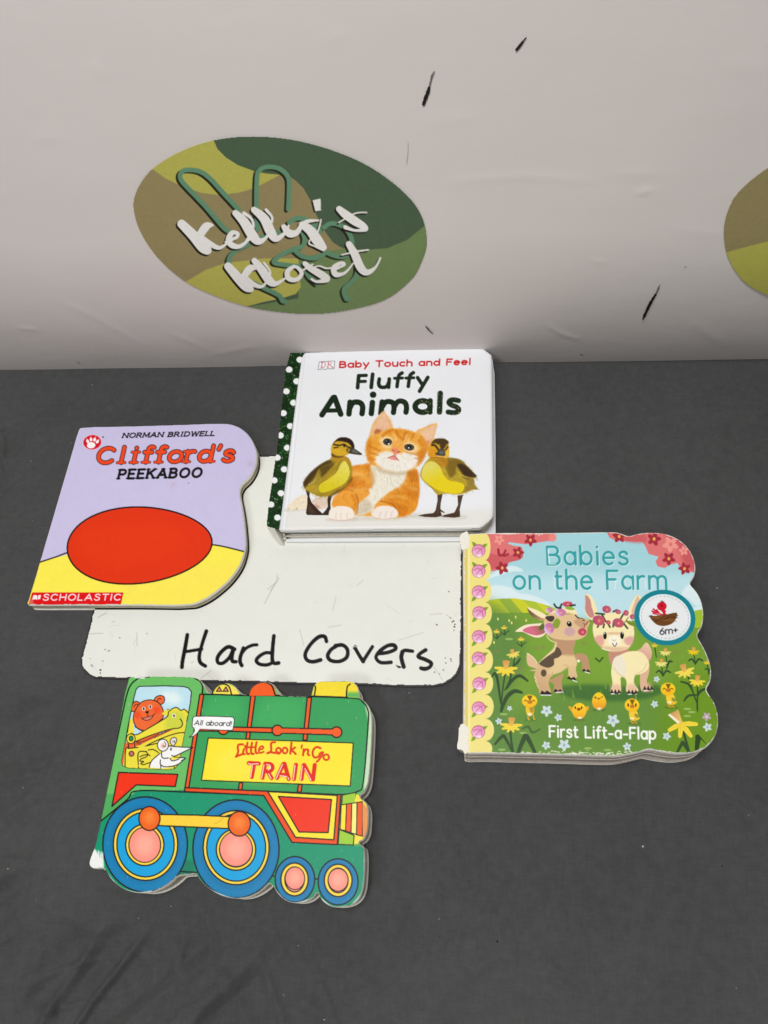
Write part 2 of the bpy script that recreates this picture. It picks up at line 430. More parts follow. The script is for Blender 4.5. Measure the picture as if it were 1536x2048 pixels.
def paint_lilac():
    c = Canvas(45, 838, 524, 1216, seed=3, base=rgb(203, 196, 229)); c.o = TC
    # ground
    c.fill([(-100, 960), (120, 905), (320, 850), (520, 815), (760, 798), (1000, 796), (1200, 800), (1380, 838), (1600, 900), (1600, 1400), (-100, 1400)], rgb(252, 236, 88), smooth=False)
    c.stroke([(60, 925), (120, 905), (220, 872), (320, 838), (520, 805), (760, 790), (1000, 788), (1200, 799), (1380, 840), (1420, 850)], 8, BLACK)
    c.fill([(640, 985), (1380, 900), (1400, 1180), (640, 1180)], rgb(250, 228, 96), smooth=False, blur=25, alpha=0.5)
    c.part('red_oval')
    t = np.linspace(0, 2 * math.pi, 60, endpoint=False)
    ov = np.stack([735 + 445 * np.cos(t), 800 + (235 - 25 * np.cos(t)) * np.sin(t) - 18 * np.cos(t)], 1)
    c.fill(ov, rgb(226, 60, 30), smooth=False, line=BLACK, lw=9)
    c.fill([(420, 700), (900, 660), (1000, 800), (700, 930), (420, 880)], rgb(232, 66, 34), blur=40, alpha=0.6)
    c.part('publisher_banner')
    c.fill([(75, 1090), (636, 1090), (620, 1163), (52, 1166)], rgb(222, 12, 36), smooth=False)
    c.fill([(52, 1166), (60, 1138), (80, 1120), (84, 1166)], rgb(225, 150, 120), smooth=False, blur=4, alpha=0.7)
    c.fill([(74, 1134), (84, 1106), (103, 1107), (107, 1112), (104, 1137), (97, 1132)], rgb(250, 240, 240), smooth=False)
    c.fill([(108, 1137), (111, 1112), (116, 1106), (129, 1105), (124, 1130), (114, 1132)], rgb(250, 240, 240), smooth=False)
    c.text('SCHOLASTIC', (142, 1138), (614, 1137), (7, -36), 7.5, rgb(250, 225, 225), gap=0.34)
    c.part('author_lettering')
    c.o = zoom(150, 850, 4)
    c.text('NORMAN BRIDWELL', (380, 101), (1112, 84), (12, -34), 9.5, BLACK, serif=0.13, gap=0.3)
    c.part('paw_badge')
    c.ell(138, 138, 75, 61, rgb(245, 225, 235), rot=-0.1)
    c.ell(138, 138, 72, 58, rgb(214, 16, 44), rot=-0.1)
    c.ell(129, 162, 34, 25, rgb(250, 246, 246), rot=-0.1)
    for x, y, a in ((102, 131, -0.35), (128, 116, -0.05), (157, 117, 0.3), (179, 133, 0.6)):
        c.ell(x, y, 11, 16, rgb(250, 246, 246), rot=a)
        c.stroke([(x + math.sin(a) * 12, y - math.cos(a) * 12, 6), (x + math.sin(a) * 27, y - math.cos(a) * 27, 2)], None, rgb(250, 246, 246))
    c.ell(224, 97, 8, 6, rgb(60, 50, 60))
    c.part('title_lettering')
    for w, col in ((39, BLACK), (28, rgb(238, 78, 42))):
        c.text("Clifford's", (176, 304), (1258, 288), (26, -118), w, col, serif=0.19, gap=0.26)
    c.text('PEEKABOO', (346, 429), (1004, 415), (16, -70), 19, BLACK, serif=0.15, gap=0.36)
    c.part('')
    c.o = TC
    for x, y, r_ in ((945, 425, 16), (930, 440, 9), (960, 442, 7), (1420, 300, 26), (940, 458, 6)):
        c.ell(x, y, r_, r_ * .8, rgb(186, 160, 178), alpha=0.28, blur=5)
    c.ell(1035, 418, 3, 3, rgb(60, 40, 60))
    c.grain(0.008); c.grain(0.006, 5)
    c.speckle((1, 1, 1), 60, 2, alpha=0.35); c.speckle((.4, .35, .4), 25, 2, alpha=0.3)
    return c


TD = zoom(520, 670, 3.1347)
OUT_PADDED = [(115, 1218), (118, 1205), (186, 690), (256, 160), (266, 125), (280, 108), (296, 105), (800, 90), (1372, 72), (1388, 74), (1440, 110), (1453, 122), (1455, 150), (1460, 640), (1466, 1100), (1462, 1135), (1452, 1153),
              (1400, 1198), (1384, 1206), (1360, 1210), (800, 1216), (300, 1222), (130, 1223)]


def paint_animals():
    c = Canvas(552, 690, 992, 1064, seed=5, base=rgb(236, 238, 242)); c.o = TD
    # floor of the studio in the printed picture
    c.fill([(60, 1080), (700, 1120), (1500, 1090), (1500, 1300), (60, 1300)], rgb(230, 229, 224), smooth=False, blur=18)
    c.fill([(100, 1215), (240, 60), (262, 60), (150, 1215)], rgb(226, 229, 232), smooth=False, blur=5)  # shade of the hinge groove, painted as a grey band
    c.stroke([(166, 1210), (282, 130)], 5, rgb(214, 217, 220), alpha=.6)  # dark side of the hinge groove, shade painted in
    c.stroke([(150, 1210), (268, 130)], 5, rgb(250, 250, 252), alpha=.8)  # shine along the hinge, painted as a pale line
    c.o = zoom(620, 700, 4.5176)
    c.part('publisher_emblem')
    g = rgb(88, 84, 92)
    c.fill([(84, 108), (140, 102), (148, 108), (158, 102), (224, 99), (218, 170), (160, 168), (132, 176), (112, 171), (72, 178)], rgb(240, 240, 243), smooth=False)
    c.stroke([(84, 108), (72, 178), (112, 171), (132, 177), (160, 168), (218, 170), (224, 99), (160, 102), (148, 108), (140, 102), (84, 108)], 4, g, smooth=False)
    red = rgb(196, 60, 66)
    for pts, w in (([(104, 160), (110, 112)], 6), ([(98, 112), (118, 111), (136, 120), (138, 140), (124, 156), (96, 161)], 4.5), ([(160, 157), (168, 112)], 6),
                   ([(160, 112), (176, 112)], 3), ([(152, 158), (170, 157)], 3), ([(200, 112), (166, 136)], 3.5), ([(176, 130), (206, 158)], 5.5), ([(198, 158), (214, 157)], 3)):
        c.stroke(pts, w, red, smooth=len(pts) > 3)
    c.part('series_lettering')
    c.text('Baby Touch and Feel', (269, 158), (1446, 130), (3, -51), 14, rgb(204, 28, 34), gap=0.26)
    c.part('title_lettering')
    dk = rgb(20, 46, 24); ti = []
    A = lambda p, w: ti.append((p, w))
    A([(430, 340), (440, 233)], 35); A([(442, 232), (508, 229)], 31); A([(438, 285), (500, 283)], 29)
    A([(553, 338), (566, 220)], 35)
    A([(626, 262), (621, 305), (632, 330), (662, 338), (694, 328), (708, 300)], 34); A([(716, 262), (710, 336)], 34)
    for dx, dy in ((0, 0), (102, -2)): A([(786 + dx, 331 + dy), (796 + dx, 260 + dy), (806 + dx, 226 + dy), (832 + dx, 207 + dy)], 33); A([(764 + dx, 256 + dy), (836 + dx, 253 + dy)], 27)
    A([(972, 250), (1014, 312)], 33); A([(1064, 248), (990, 372)], 34)
    A([(108, 586), (210, 430)], 50); A([(222, 428), (278, 580)], 50); A([(150, 548), (258, 545)], 38)
    A([(352, 578), (362, 472)], 50); A([(362, 520), (385, 480), (425, 470), (462, 484), (476, 520), (470, 575)], 50)
    A([(554, 574), (564, 474)], 50); A([(569, 404), (571, 404)], 58)
    A([(640, 572), (652, 470)], 50); A([(652, 515), (680, 474), (716, 466), (750, 480), (759, 520), (754, 565)], 48); A([(759, 515), (790, 470), (826, 462), (860, 478), (872, 520), (867, 562)], 48)
    A([(1018 + 68 * math.cos(a), 511 + 52 * math.sin(a)) for a in np.linspace(0, 6.28, 20)], 50); A([(1086, 458), (1084, 562)], 48)
    A([(1170, 560), (1177, 392)], 50)
    A([(1342, 458), (1302, 450), (1266, 456), (1256, 478), (1284, 500), (1322, 514), (1344, 538), (1330, 560), (1290, 566), (1248, 560)], 46)
    for p, w in ti: c.stroke(p, w + 6, rgb(244, 245, 248), smooth=len(p) > 2)
    for p, w in ti: c.stroke(p, w, dk, smooth=len(p) > 2)
    k = c.cur
    c.speckle(rgb(74, 112, 76), 5200, 1.6, alpha=0.55, where=k); c.speckle(rgb(150, 178, 140), 2300, 1.6, alpha=0.55, where=k)
    c.speckle(rgb(8, 26, 12), 3500, 2, alpha=.5, where=k)
    b0, b1 = int((840 - 552) * 2), int((925 - 552) * 2)
    for _ in range(120):
        y, x = int(c.rng.integers((780 - 690) * 2, (835 - 690) * 2)), int(c.rng.integers(b0, b1))
        if c.pid[y, x] == k: c.img[y:y + 2, x:x + 2] = np.array(rgb(226, 214, 140))
    _kitten(c)
    _duck_side(c)
    _duck_front(c)
    c.part('')
    c.grain(0.006)
    return c


def _kitten(c):
    c.part('printed_kitten')
    cream, orange, deep, white, pink = rgb(240, 226, 200), rgb(236, 160, 62), rgb(206, 116, 26), rgb(240, 236, 226), rgb(226, 172, 160)
    # shade on the studio floor (part of the printed photograph)
    c.o = zoom(570, 860, 9.035)
    c.fill([(20, 1440), (400, 1400), (480, 1440), (30, 1470)], rgb(196, 186, 172), blur=14, alpha=.5)
    c.fill([(50, 1440), (70, 1360), (200, 1230), (360, 1165), (420, 1300), (390, 1420), (210, 1440)], cream, blur=4)
    for x in (55, 205): c.stroke([(x, 1435), (x + 20, 1405)], 14, rgb(160, 118, 96), alpha=.7)
    c.fur([(50, 1440), (70, 1360), (200, 1230), (360, 1165), (420, 1300), (390, 1420), (210, 1440)], 260, 60, lambda p: 2.6, width=8)
    c.fill([(470, 1300), (560, 1230), (740, 1190), (780, 1340), (720, 1410), (600, 1425), (520, 1385)], rgb(226, 204, 186), blur=4)
    c.fill([(500, 1340), (600, 1360), (640, 1410), (560, 1412)], rgb(196, 140, 130), blur=8, alpha=.7)
    c.fur([(470, 1300), (560, 1230), (740, 1190), (780, 1340), (720, 1410), (600, 1425)], 200, 60, lambda p: 2.3, width=8)
    c.o = zoom(700, 810, 8)
    c.fill([(-200, 1780), (300, 1800), (1000, 1740), (1120, 1770), (700, 1840), (-150, 1830)], rgb(205, 196, 178), blur=20, alpha=.6)
    body = [(-60, 1010), (60, 972), (280, 935), (500, 900), (1020, 1000), (1080, 1100), (1102, 1250), (1090, 1500), (1060, 1640), (965, 1742), (760, 1792), (650, 1800), (380, 1780), (100, 1762), (-20, 1700), (-180, 1500), (-160, 1200)]
    c.fill(body, orange, blur=6)
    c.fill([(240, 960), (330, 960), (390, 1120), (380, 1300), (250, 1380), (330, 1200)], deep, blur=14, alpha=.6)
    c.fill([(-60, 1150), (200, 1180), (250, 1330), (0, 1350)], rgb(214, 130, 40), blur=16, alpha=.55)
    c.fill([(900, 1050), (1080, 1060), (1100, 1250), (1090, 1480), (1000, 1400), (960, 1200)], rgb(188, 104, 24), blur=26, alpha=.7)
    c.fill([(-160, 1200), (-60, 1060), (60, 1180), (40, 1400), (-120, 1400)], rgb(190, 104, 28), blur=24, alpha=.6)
    chest = [(330, 960), (500, 1000), (760, 1010), (900, 1020), (880, 1180), (800, 1290), (640, 1390), (560, 1470), (470, 1520), (400, 1600), (350, 1700), (110, 1750), (130, 1600), (230, 1500), (320, 1410), (300, 1350), (390, 1250), (370, 1100)]
    c.fill(chest, rgb(238, 232, 214), blur=10)
    c.fill([(120, 1740), (140, 1600), (250, 1500), (340, 1560), (330, 1690)], rgb(206, 190, 164), blur=14, alpha=.8)
    rleg = [(480, 1520), (640, 1390), (820, 1300), (1090, 1230), (1096, 1500), (1062, 1650), (960, 1740), (780, 1790), (700, 1650), (560, 1570)]
    c.fill(rleg, rgb(226, 146, 46), blur=8)
    c.fill([(600, 1560), (760, 1570), (930, 1640), (900, 1740), (790, 1770), (720, 1650)], deep, blur=10, alpha=.65)
    c.fill([(880, 1330), (1080, 1290), (1085, 1500), (960, 1500)], rgb(204, 118, 28), blur=18, alpha=.55)
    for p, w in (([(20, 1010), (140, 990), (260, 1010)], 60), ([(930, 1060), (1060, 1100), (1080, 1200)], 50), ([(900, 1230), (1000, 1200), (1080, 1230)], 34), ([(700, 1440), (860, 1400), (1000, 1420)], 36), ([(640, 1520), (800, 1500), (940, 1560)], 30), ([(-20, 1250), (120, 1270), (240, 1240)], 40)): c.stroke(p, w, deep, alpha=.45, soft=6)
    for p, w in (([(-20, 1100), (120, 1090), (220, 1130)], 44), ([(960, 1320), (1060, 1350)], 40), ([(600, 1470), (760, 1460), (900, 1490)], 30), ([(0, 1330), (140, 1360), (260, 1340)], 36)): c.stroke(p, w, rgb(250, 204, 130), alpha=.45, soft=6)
    c.fur(body, 2200, 70, lambda p: 1.3 + 0.5 * math.sin(p[0] / 140) + (0.5 if p[0] < 300 else 0), width=8, vary=.15, alpha=.5)
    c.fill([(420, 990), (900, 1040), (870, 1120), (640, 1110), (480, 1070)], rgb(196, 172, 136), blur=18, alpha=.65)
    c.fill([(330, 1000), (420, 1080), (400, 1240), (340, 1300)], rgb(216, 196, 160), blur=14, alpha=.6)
    c.fur(chest, 520, 90, lambda p: 1.75 - (p[0] - 550) / 500, width=8, vary=.05)
    for p in ([(650, 1130), (660, 1230), (720, 1330)], [(740, 1190), (780, 1260), (840, 1290)], [(600, 1160), (590, 1240)]): c.stroke(p, 5, rgb(150, 134, 110), alpha=.6)
    c.stroke([(90, 1430), (130, 1520), (125, 1620), (110, 1730)], 26, rgb(150, 92, 44), alpha=.55)
    c.stroke([(480, 1540), (600, 1560), (700, 1600), (740, 1680)], 14, rgb(150, 84, 30), alpha=.6)
    paw = [(340, 1740), (380, 1680), (450, 1625), (560, 1612), (680, 1630), (755, 1690), (768, 1760), (700, 1808), (520, 1830), (400, 1800)]
    c.fill(paw, rgb(242, 232, 222), blur=4)
    c.fur(paw, 160, 45, lambda p: 1.6, width=7, vary=.05)
    for x, y in ((480, 1760), (570, 1750), (660, 1750)): c.stroke([(x + 20, y - 50), (x, y), (x - 10, y + 50)], 9, rgb(200, 158, 144), alpha=.7)
    c.stroke([(390, 1800), (520, 1826), (700, 1806)], 10, rgb(206, 150, 140), alpha=.6)
    # near foreleg, left
    c.o = zoom(570, 860, 9.035)
    c.fill([(870, 1240), (960, 1150), (1100, 1088), (1220, 1120), (1292, 1230), (1295, 1400), (1245, 1490), (880, 1400)], rgb(238, 160, 60), blur=6)
    c.fill([(1180, 1150), (1290, 1230), (1290, 1400), (1230, 1470), (1240, 1300)], deep, blur=10, alpha=.5)
    c.fur([(870, 1240), (960, 1150), (1100, 1088), (1220, 1120), (1292, 1230), (1295, 1400), (1245, 1490), (880, 1400)], 380, 70, lambda p: 1.7, width=9)
    paw = [(790, 1530), (822, 1465), (900, 1392), (1000, 1372), (1150, 1392), (1230, 1450), (1248, 1540), (1200, 1600), (1080, 1625), (930, 1625), (825, 1600)]
    c.fill([(770, 1600), (1260, 1590), (1280, 1640), (800, 1650)], rgb(210, 190, 170), blur=10, alpha=.5)
    c.fill(paw, rgb(244, 234, 222), blur=4)
    c.fur(paw, 160, 50, lambda p: 1.6, width=7, vary=.05)
    for x in (920, 1010, 1120): c.stroke([(x + 6, 1500), (x, 1570), (x + 4, 1610)], 9, rgb(205, 170, 152), alpha=.7)
    c.stroke([(820, 1605), (940, 1628), (1100, 1628), (1200, 1602)], 9, rgb(214, 150, 138), alpha=.7)
    # head
    c.o = zoom(700, 810, 8)
    le = [(538, 95), (575, 140), (625, 210), (690, 375), (600, 450), (420, 530), (305, 540), (345, 350), (400, 240), (460, 165)]
    c.fill(le, rgb(240, 186, 120), blur=4)
    c.fill([(535, 130), (590, 220), (640, 350), (540, 420), (420, 500), (370, 470), (395, 340), (450, 220)], rgb(238, 192, 156), blur=8)
    c.fill([(390, 420), (440, 385), (500, 410), (460, 460), (400, 490)], rgb(176, 92, 50), blur=10, alpha=.85)
    c.fur(le, 300, 80, lambda p: -1.0, width=8, vary=.1)
    re = [(1390, 295), (1378, 380), (1360, 460), (1310, 600), (1235, 740), (1150, 640), (1060, 430), (1160, 370), (1270, 320)]
    c.fill(re, rgb(240, 180, 104), blur=4)
    c.fill([(1362, 325), (1345, 440), (1290, 590), (1215, 690), (1160, 600), (1110, 450), (1220, 380)], rgb(240, 196, 160), blur=8)
    c.fill([(1180, 600), (1280, 570), (1230, 690), (1190, 680)], rgb(222, 140, 112), blur=10, alpha=.8)
    c.fur(re, 300, 80, lambda p: -0.75, width=8, vary=.1)
    head = [(262, 640), (285, 560), (310, 510), (420, 470), (560, 410), (680, 376), (860, 388), (1040, 435), (1130, 470), (1200, 560), (1248, 650), (1240, 720), (1180, 850), (1090, 970), (1040, 1000), (900, 1040), (700, 1045), (540, 1010), (400, 960), (300, 900), (260, 780)]
    c.fill(head, rgb(240, 172, 74), blur=6)
    c.fill([(270, 640), (320, 560), (470, 540), (500, 640), (420, 720), (330, 900), (275, 800)], rgb(236, 158, 54), blur=18, alpha=.8)
    c.fill([(1080, 760), (1200, 700), (1190, 850), (1090, 970), (1060, 900)], rgb(204, 118, 28), blur=16, alpha=.75)
    c.fill([(262, 640), (300, 540), (350, 600), (330, 800), (400, 930), (300, 900), (262, 780)], rgb(212, 128, 36), blur=16, alpha=.65)
    c.fill([(1120, 480), (1200, 560), (1248, 650), (1230, 760), (1150, 700)], rgb(216, 132, 40), blur=16, alpha=.6)
    c.fill([(560, 430), (700, 390), (860, 400), (1000, 440), (960, 500), (700, 470), (600, 510)], rgb(222, 138, 40), blur=18, alpha=.55)
    # muzzle and bib
    c.fill([(400, 870), (470, 770), (620, 735), (700, 770), (800, 775), (900, 750), (1060, 800), (1080, 900), (1010, 1000), (860, 1060), (640, 1050), (470, 980)], rgb(242, 236, 224), blur=16)
    c.fill([(470, 560), (600, 500), (720, 590), (660, 690), (560, 690)], rgb(248, 220, 170), blur=14, alpha=.8)
    c.fill([(850, 640), (960, 590), (1070, 660), (1060, 750), (900, 760)], rgb(248, 220, 170), blur=14, alpha=.85)
    c.fill([(640, 600), (760, 560), (860, 640), (800, 720), (690, 700)], rgb(240, 168, 84), blur=14, alpha=.8)
    for p, w in (([(520, 500), (600, 430), (690, 400)], 34), ([(740, 420), (760, 480), (830, 540)], 40), ([(900, 440), (870, 500), (850, 560)], 36), ([(1020, 470), (980, 540)], 36),
                 ([(310, 640), (380, 690), (480, 730)], 26), ([(300, 740), (380, 780), (450, 800)], 24), ([(310, 850), (400, 870)], 24), ([(1060, 790), (960, 770), (880, 745)], 22), ([(1130, 640), (1100, 560)], 34), ([(1120, 860), (1040, 850)], 22)):
        c.stroke(p, w, rgb(200, 106, 20), alpha=.62, soft=3)
    for p in ([(700, 480), (740, 560)], [(905, 480), (870, 570)], [(930, 560), (935, 600)]): c.stroke(p, 22, rgb(252, 222, 168), alpha=.6, soft=3)
    c.fur(head, 1700, 62, lambda p: math.atan2(p[1] - 690, p[0] - 730), width=7, vary=.13, jitter=.3, alpha=.5)
    for cx, cy, rx, ry, a in ((600, 590, 72, 56, .12), (948, 676, 82, 54, .1)):
        c.ell(cx, cy, rx, ry, rgb(70, 50, 34), rot=a, blur=3)
        c.ell(cx + 4, cy + 4, rx - 14, ry - 12, rgb(84, 82, 78), rot=a)
        c.ell(cx, cy, rx * .5, ry * .62, rgb(24, 22, 24), rot=a, blur=3)
    c.ell(620, 622, 13, 13, (1, 1, 1)); c.ell(585, 575, 9, 7, rgb(180, 190, 210)); c.ell(940, 686, 12, 12, (1, 1, 1))
    c.fill([(672, 706), (735, 690), (805, 750), (760, 780), (715, 778)], rgb(236, 142, 112), blur=5)
    c.fill([(690, 760), (715, 778), (745, 785), (715, 830)], rgb(232, 150, 132), blur=4)
    c.stroke([(672, 716), (705, 740)], 13, rgb(130, 60, 36), alpha=.85); c.stroke([(756, 752), (800, 750)], 12, rgb(130, 60, 36), alpha=.85)
    c.fill([(625, 850), (695, 812), (725, 822), (770, 878), (690, 880)], rgb(236, 150, 138), blur=4)
    c.stroke([(600, 852), (650, 828), (705, 812), (740, 846), (782, 890)], 11, rgb(150, 60, 50), alpha=.9)
    for p in ([(430, 760), (320, 740), (170, 760)], [(440, 800), (330, 810), (200, 850)], [(960, 850), (1060, 900), (1150, 960)], [(980, 820), (1100, 850), (1200, 880)]): c.stroke(p, 4, rgb(250, 246, 236), alpha=.6)


def _duck_side(c):
    c.part('printed_duckling')
    c.o = zoom(570, 860, 9.035)
    leg = rgb(58, 44, 34)
    c.fill([(370, 1080), (450, 1100), (442, 1200), (480, 1310), (600, 1440), (680, 1510), (740, 1440), (775, 1380), (765, 1260), (780, 1180), (855, 1180), (820, 1300), (826, 1420), (795, 1480), (790, 1540), (560, 1540), (400, 1535), (378, 1500), (400, 1350), (405, 1200)], leg, smooth=False, blur=2)
    c.fill([(430, 1340), (520, 1450), (560, 1500), (430, 1490)], rgb(84, 66, 46), blur=8, alpha=.7)
    body = [(850, 480), (960, 455), (1060, 465), (1150, 510), (1200, 620), (1215, 760), (1190, 900), (1100, 1010), (960, 1130), (800, 1190), (620, 1200), (480, 1140), (370, 1070), (330, 960), (400, 840), (520, 720), (680, 590), (800, 540)]
    c.fill(body, rgb(166, 140, 42), blur=5)
    c.fill([(330, 960), (430, 800), (600, 650), (800, 540), (850, 590), (720, 640), (600, 720), (540, 880), (440, 960), (380, 1040)], rgb(74, 56, 24), blur=10)
    c.fill([(640, 700), (820, 610), (900, 600), (760, 760), (640, 860)], rgb(80, 62, 26), blur=14, alpha=.85)
    c.fill([(850, 470), (1040, 470), (1140, 520), (1190, 620), (1060, 540), (930, 560)], rgb(190, 140, 44), blur=12, alpha=.9)
    c.fill([(1100, 1000), (1200, 850), (1195, 930), (960, 1140), (800, 1190), (900, 1110)], rgb(96, 66, 24), blur=14, alpha=.7)
    c.fill([(560, 800), (640, 740), (640, 900), (520, 1000), (440, 1000)], rgb(160, 140, 50), blur=12, alpha=.8)
    c.fill([(400, 1000), (540, 1000), (620, 1120), (500, 1130), (380, 1070)], rgb(186, 156, 52), blur=14, alpha=.8)
    c.fur(body, 1300, 90, lambda p: 2.25, width=8, vary=.22, jitter=.35, alpha=.5)
    patch = [(1072, 558), (1132, 620), (1168, 740), (1150, 850), (1080, 960), (900, 1060), (780, 1110), (660, 1128), (608, 1065), (640, 980), (760, 900), (900, 800), (960, 720), (1000, 630)]
    c.fill(patch, rgb(230, 218, 96), blur=2, grad=(rgb(218, 200, 40), (1000, 650), (900, 1050)))
    c.fur(patch, 500, 34, lambda p: c.rng.random() * 6.3, width=7, vary=.10, alpha=.6)
    c.stroke([(420, 985), (500, 950), (550, 890)], 16, rgb(206, 186, 130), alpha=.7)
    head = [(850, 470), (832, 330), (870, 230), (960, 150), (1080, 130), (1190, 170), (1240, 250), (1250, 330), (1190, 400), (1100, 460), (960, 480)]
    c.fill(head, rgb(206, 166, 48), blur=3)
    c.fill([(850, 420), (850, 480), (980, 500), (1070, 470), (960, 470)], rgb(70, 44, 18), blur=8, alpha=.8)
    c.fill([(860, 260), (960, 150), (1080, 130), (1190, 170), (1246, 250), (1250, 330), (1200, 300), (1150, 240), (1050, 208), (930, 205)], rgb(46, 34, 18), blur=5)
    c.fill([(880, 350), (960, 340), (1100, 400), (1100, 440), (960, 460), (870, 430)], rgb(220, 174, 46), blur=10, alpha=.9)
    for p, w in (([(880, 262), (980, 275), (1070, 262), (1130, 300), (1235, 335)], 24), ([(885, 322), (960, 312)], 18), ([(1070, 268), (1072, 290)], 36)): c.stroke(p, w, rgb(28, 22, 16), soft=2)
    c.fill([(1130, 330), (1230, 350), (1190, 420), (1110, 380)], rgb(74, 50, 22), blur=8, alpha=.8)
    c.ell(1160, 370, 20, 22, rgb(214, 180, 90), blur=5)
    c.fur(head, 260, 50, lambda p: 2.8, width=7, vary=.12)
    c.fill([(1200, 330), (1262, 340), (1385, 425), (1375, 452), (1260, 442), (1150, 415)], rgb(64, 66, 56), blur=2)
    c.fill([(1220, 360), (1270, 360), (1340, 410), (1220, 405)], rgb(110, 116, 104), blur=6, alpha=.8)
    c.stroke([(1170, 424), (1270, 440), (1372, 450)], 10, rgb(150, 96, 80), alpha=.8)


def _duck_front(c):
    c.part('printed_duckling_facing')
    c.o = zoom(820, 860, 10.24)
    leg = rgb(72, 54, 42)
    c.fill([(120, 1740), (1060, 1740), (1080, 1830), (150, 1810)], rgb(208, 204, 196), blur=16, alpha=.6)
    c.fill([(560, 1330), (672, 1290), (630, 1500), (622, 1640), (655, 1760), (520, 1790), (300, 1780), (160, 1755), (300, 1720), (480, 1700), (525, 1640), (562, 1450)], leg, smooth=False, blur=2)
    c.stroke([(620, 1640, 34), (680, 1680, 26), (705, 1692, 10)], None, leg)
    c.fill([(972, 1340), (1088, 1325), (1050, 1480), (1020, 1620), (1026, 1780), (900, 1796), (640, 1776), (700, 1740), (910, 1690), (985, 1530)], leg, smooth=False, blur=2)
    c.stroke([(600, 1400), (590, 1550), (560, 1700)], 20, rgb(112, 88, 68), alpha=.6, soft=3); c.stroke([(1030, 1400), (1010, 1540), (970, 1690)], 18, rgb(116, 90, 66), alpha=.6, soft=3)
    body = [(400, 572), (600, 555), (800, 568), (1000, 600), (1120, 680), (1240, 800), (1362, 955), (1300, 1000), (1320, 1120), (1392, 1210), (1280, 1222), (1130, 1290), (950, 1322), (700, 1300), (560, 1325), (430, 1180), (240, 1000), (214, 880), (262, 750)]
    c.fill(body, rgb(186, 160, 52), blur=5)
    c.fill([(740, 575), (1000, 600), (1120, 690), (960, 740), (920, 900), (820, 980), (740, 800), (700, 700)], rgb(126, 102, 36), blur=16)
    c.fill([(960, 710), (1100, 700), (1240, 820), (1362, 950), (1200, 960), (1060, 890)], rgb(64, 46, 20), blur=12)
    c.fill([(1100, 960), (1300, 1000), (1320, 1120), (1385, 1205), (1280, 1220), (1120, 1280), (1060, 1250), (1180, 1100)], rgb(150, 124, 52), blur=12, alpha=.9)
    c.fill([(400, 575), (600, 560), (760, 580), (760, 720), (640, 760), (520, 650)], rgb(184, 130, 34), blur=12, alpha=.9)
    c.fur(body, 1300, 100, lambda p: 0.7, width=8, vary=.22, jitter=.4, alpha=.5)
    belly = [(300, 700), (400, 648), (500, 655), (590, 730), (640, 810), (690, 920), (800, 1030), (1000, 1070), (1110, 1130), (1070, 1260), (900, 1308), (660, 1262), (470, 1170), (255, 1000), (232, 880), (262, 780)]
    c.fill(belly, rgb(226, 214, 104), blur=5, grad=(rgb(232, 208, 26), (400, 760), (560, 1080)))
    c.fur(belly, 600, 40, lambda p: c.rng.random() * 6.3, width=7, vary=.07, alpha=.55)
    c.stroke([(330, 660), (270, 740), (225, 860), (240, 980), (330, 1090), (430, 1180)], 12, rgb(126, 108, 36), alpha=.55, soft=2)
    c.stroke([(1080, 960), (1180, 1000)], 22, rgb(70, 50, 26), alpha=.7, soft=3); c.stroke([(1090, 945), (1180, 985)], 10, rgb(230, 210, 150), alpha=.8)
    head = [(368, 480), (392, 350), (450, 225), (550, 175), (700, 180), (782, 232), (796, 330), (800, 470), (770, 572), (600, 562), (410, 556)]
    c.fill(head, rgb(222, 164, 42), blur=3)
    c.fill([(440, 290), (480, 212), (560, 175), (700, 180), (784, 235), (772, 300), (700, 385), (620, 400), (600, 330), (520, 270)], rgb(76, 58, 24), blur=6)
    c.fill([(380, 480), (420, 360), (530, 400), (560, 460), (520, 540), (410, 545)], rgb(222, 150, 36), blur=10, alpha=.9)
    c.fill([(720, 430), (790, 380), (798, 480), (760, 560), (720, 530)], rgb(236, 190, 60), blur=8, alpha=.9)
    c.stroke([(600, 310), (560, 330), (610, 370)], 30, rgb(222, 174, 60), alpha=.8, soft=3); c.stroke([(760, 300), (720, 370)], 24, rgb(226, 180, 70), alpha=.8, soft=3)
    for p, w in (([(450, 310), (510, 315), (560, 370), (600, 430)], 36), ([(770, 345), (740, 390), (700, 430)], 24), ([(540, 480), (560, 510)], 30)): c.stroke(p, w, rgb(34, 26, 20), soft=3)
    c.fur(head, 280, 50, lambda p: math.atan2(p[1] - 420, p[0] - 640), width=8, vary=.12)
    c.fill([(590, 400), (690, 400), (725, 515), (640, 530), (555, 505)], rgb(72, 72, 64), blur=4)
    c.fill([(610, 430), (680, 430), (690, 490), (610, 490)], rgb(118, 122, 116), blur=10, alpha=.7)
    c.stroke([(545, 525), (650, 545), (740, 560)], 18, rgb(226, 178, 120), alpha=.9); c.stroke([(420, 560), (600, 566), (700, 575)], 10, rgb(110, 66, 26), alpha=.8)


TB = zoom(900, 1040, 2.7927)
OUT_FARM = [(80, 1300), (76, 1285), (77, 700), (75, 100), (80, 82), (240, 69), (500, 69), (720, 66), (890, 64), (935, 66), (965, 75), (990, 84), (1012, 84), (1030, 78), (1100, 67), (1190, 72), (1262, 96), (1320, 140), (1357, 195), (1374, 255), (1368, 310), (1345, 352), (1350, 364),
            (1382, 402), (1406, 450), (1419, 520), (1411, 590), (1388, 632), (1386, 648), (1420, 710), (1450, 780), (1463, 840), (1457, 900), (1437, 942), (1442, 960), (1480, 1020), (1500, 1090), (1499, 1160), (1480, 1215), (1442, 1262), (1400, 1288),
            (1340, 1303), (1270, 1307), (1190, 1297), (1130, 1286), (1112, 1285), (1050, 1300), (960, 1318), (900, 1321), (560, 1312), (200, 1304)]


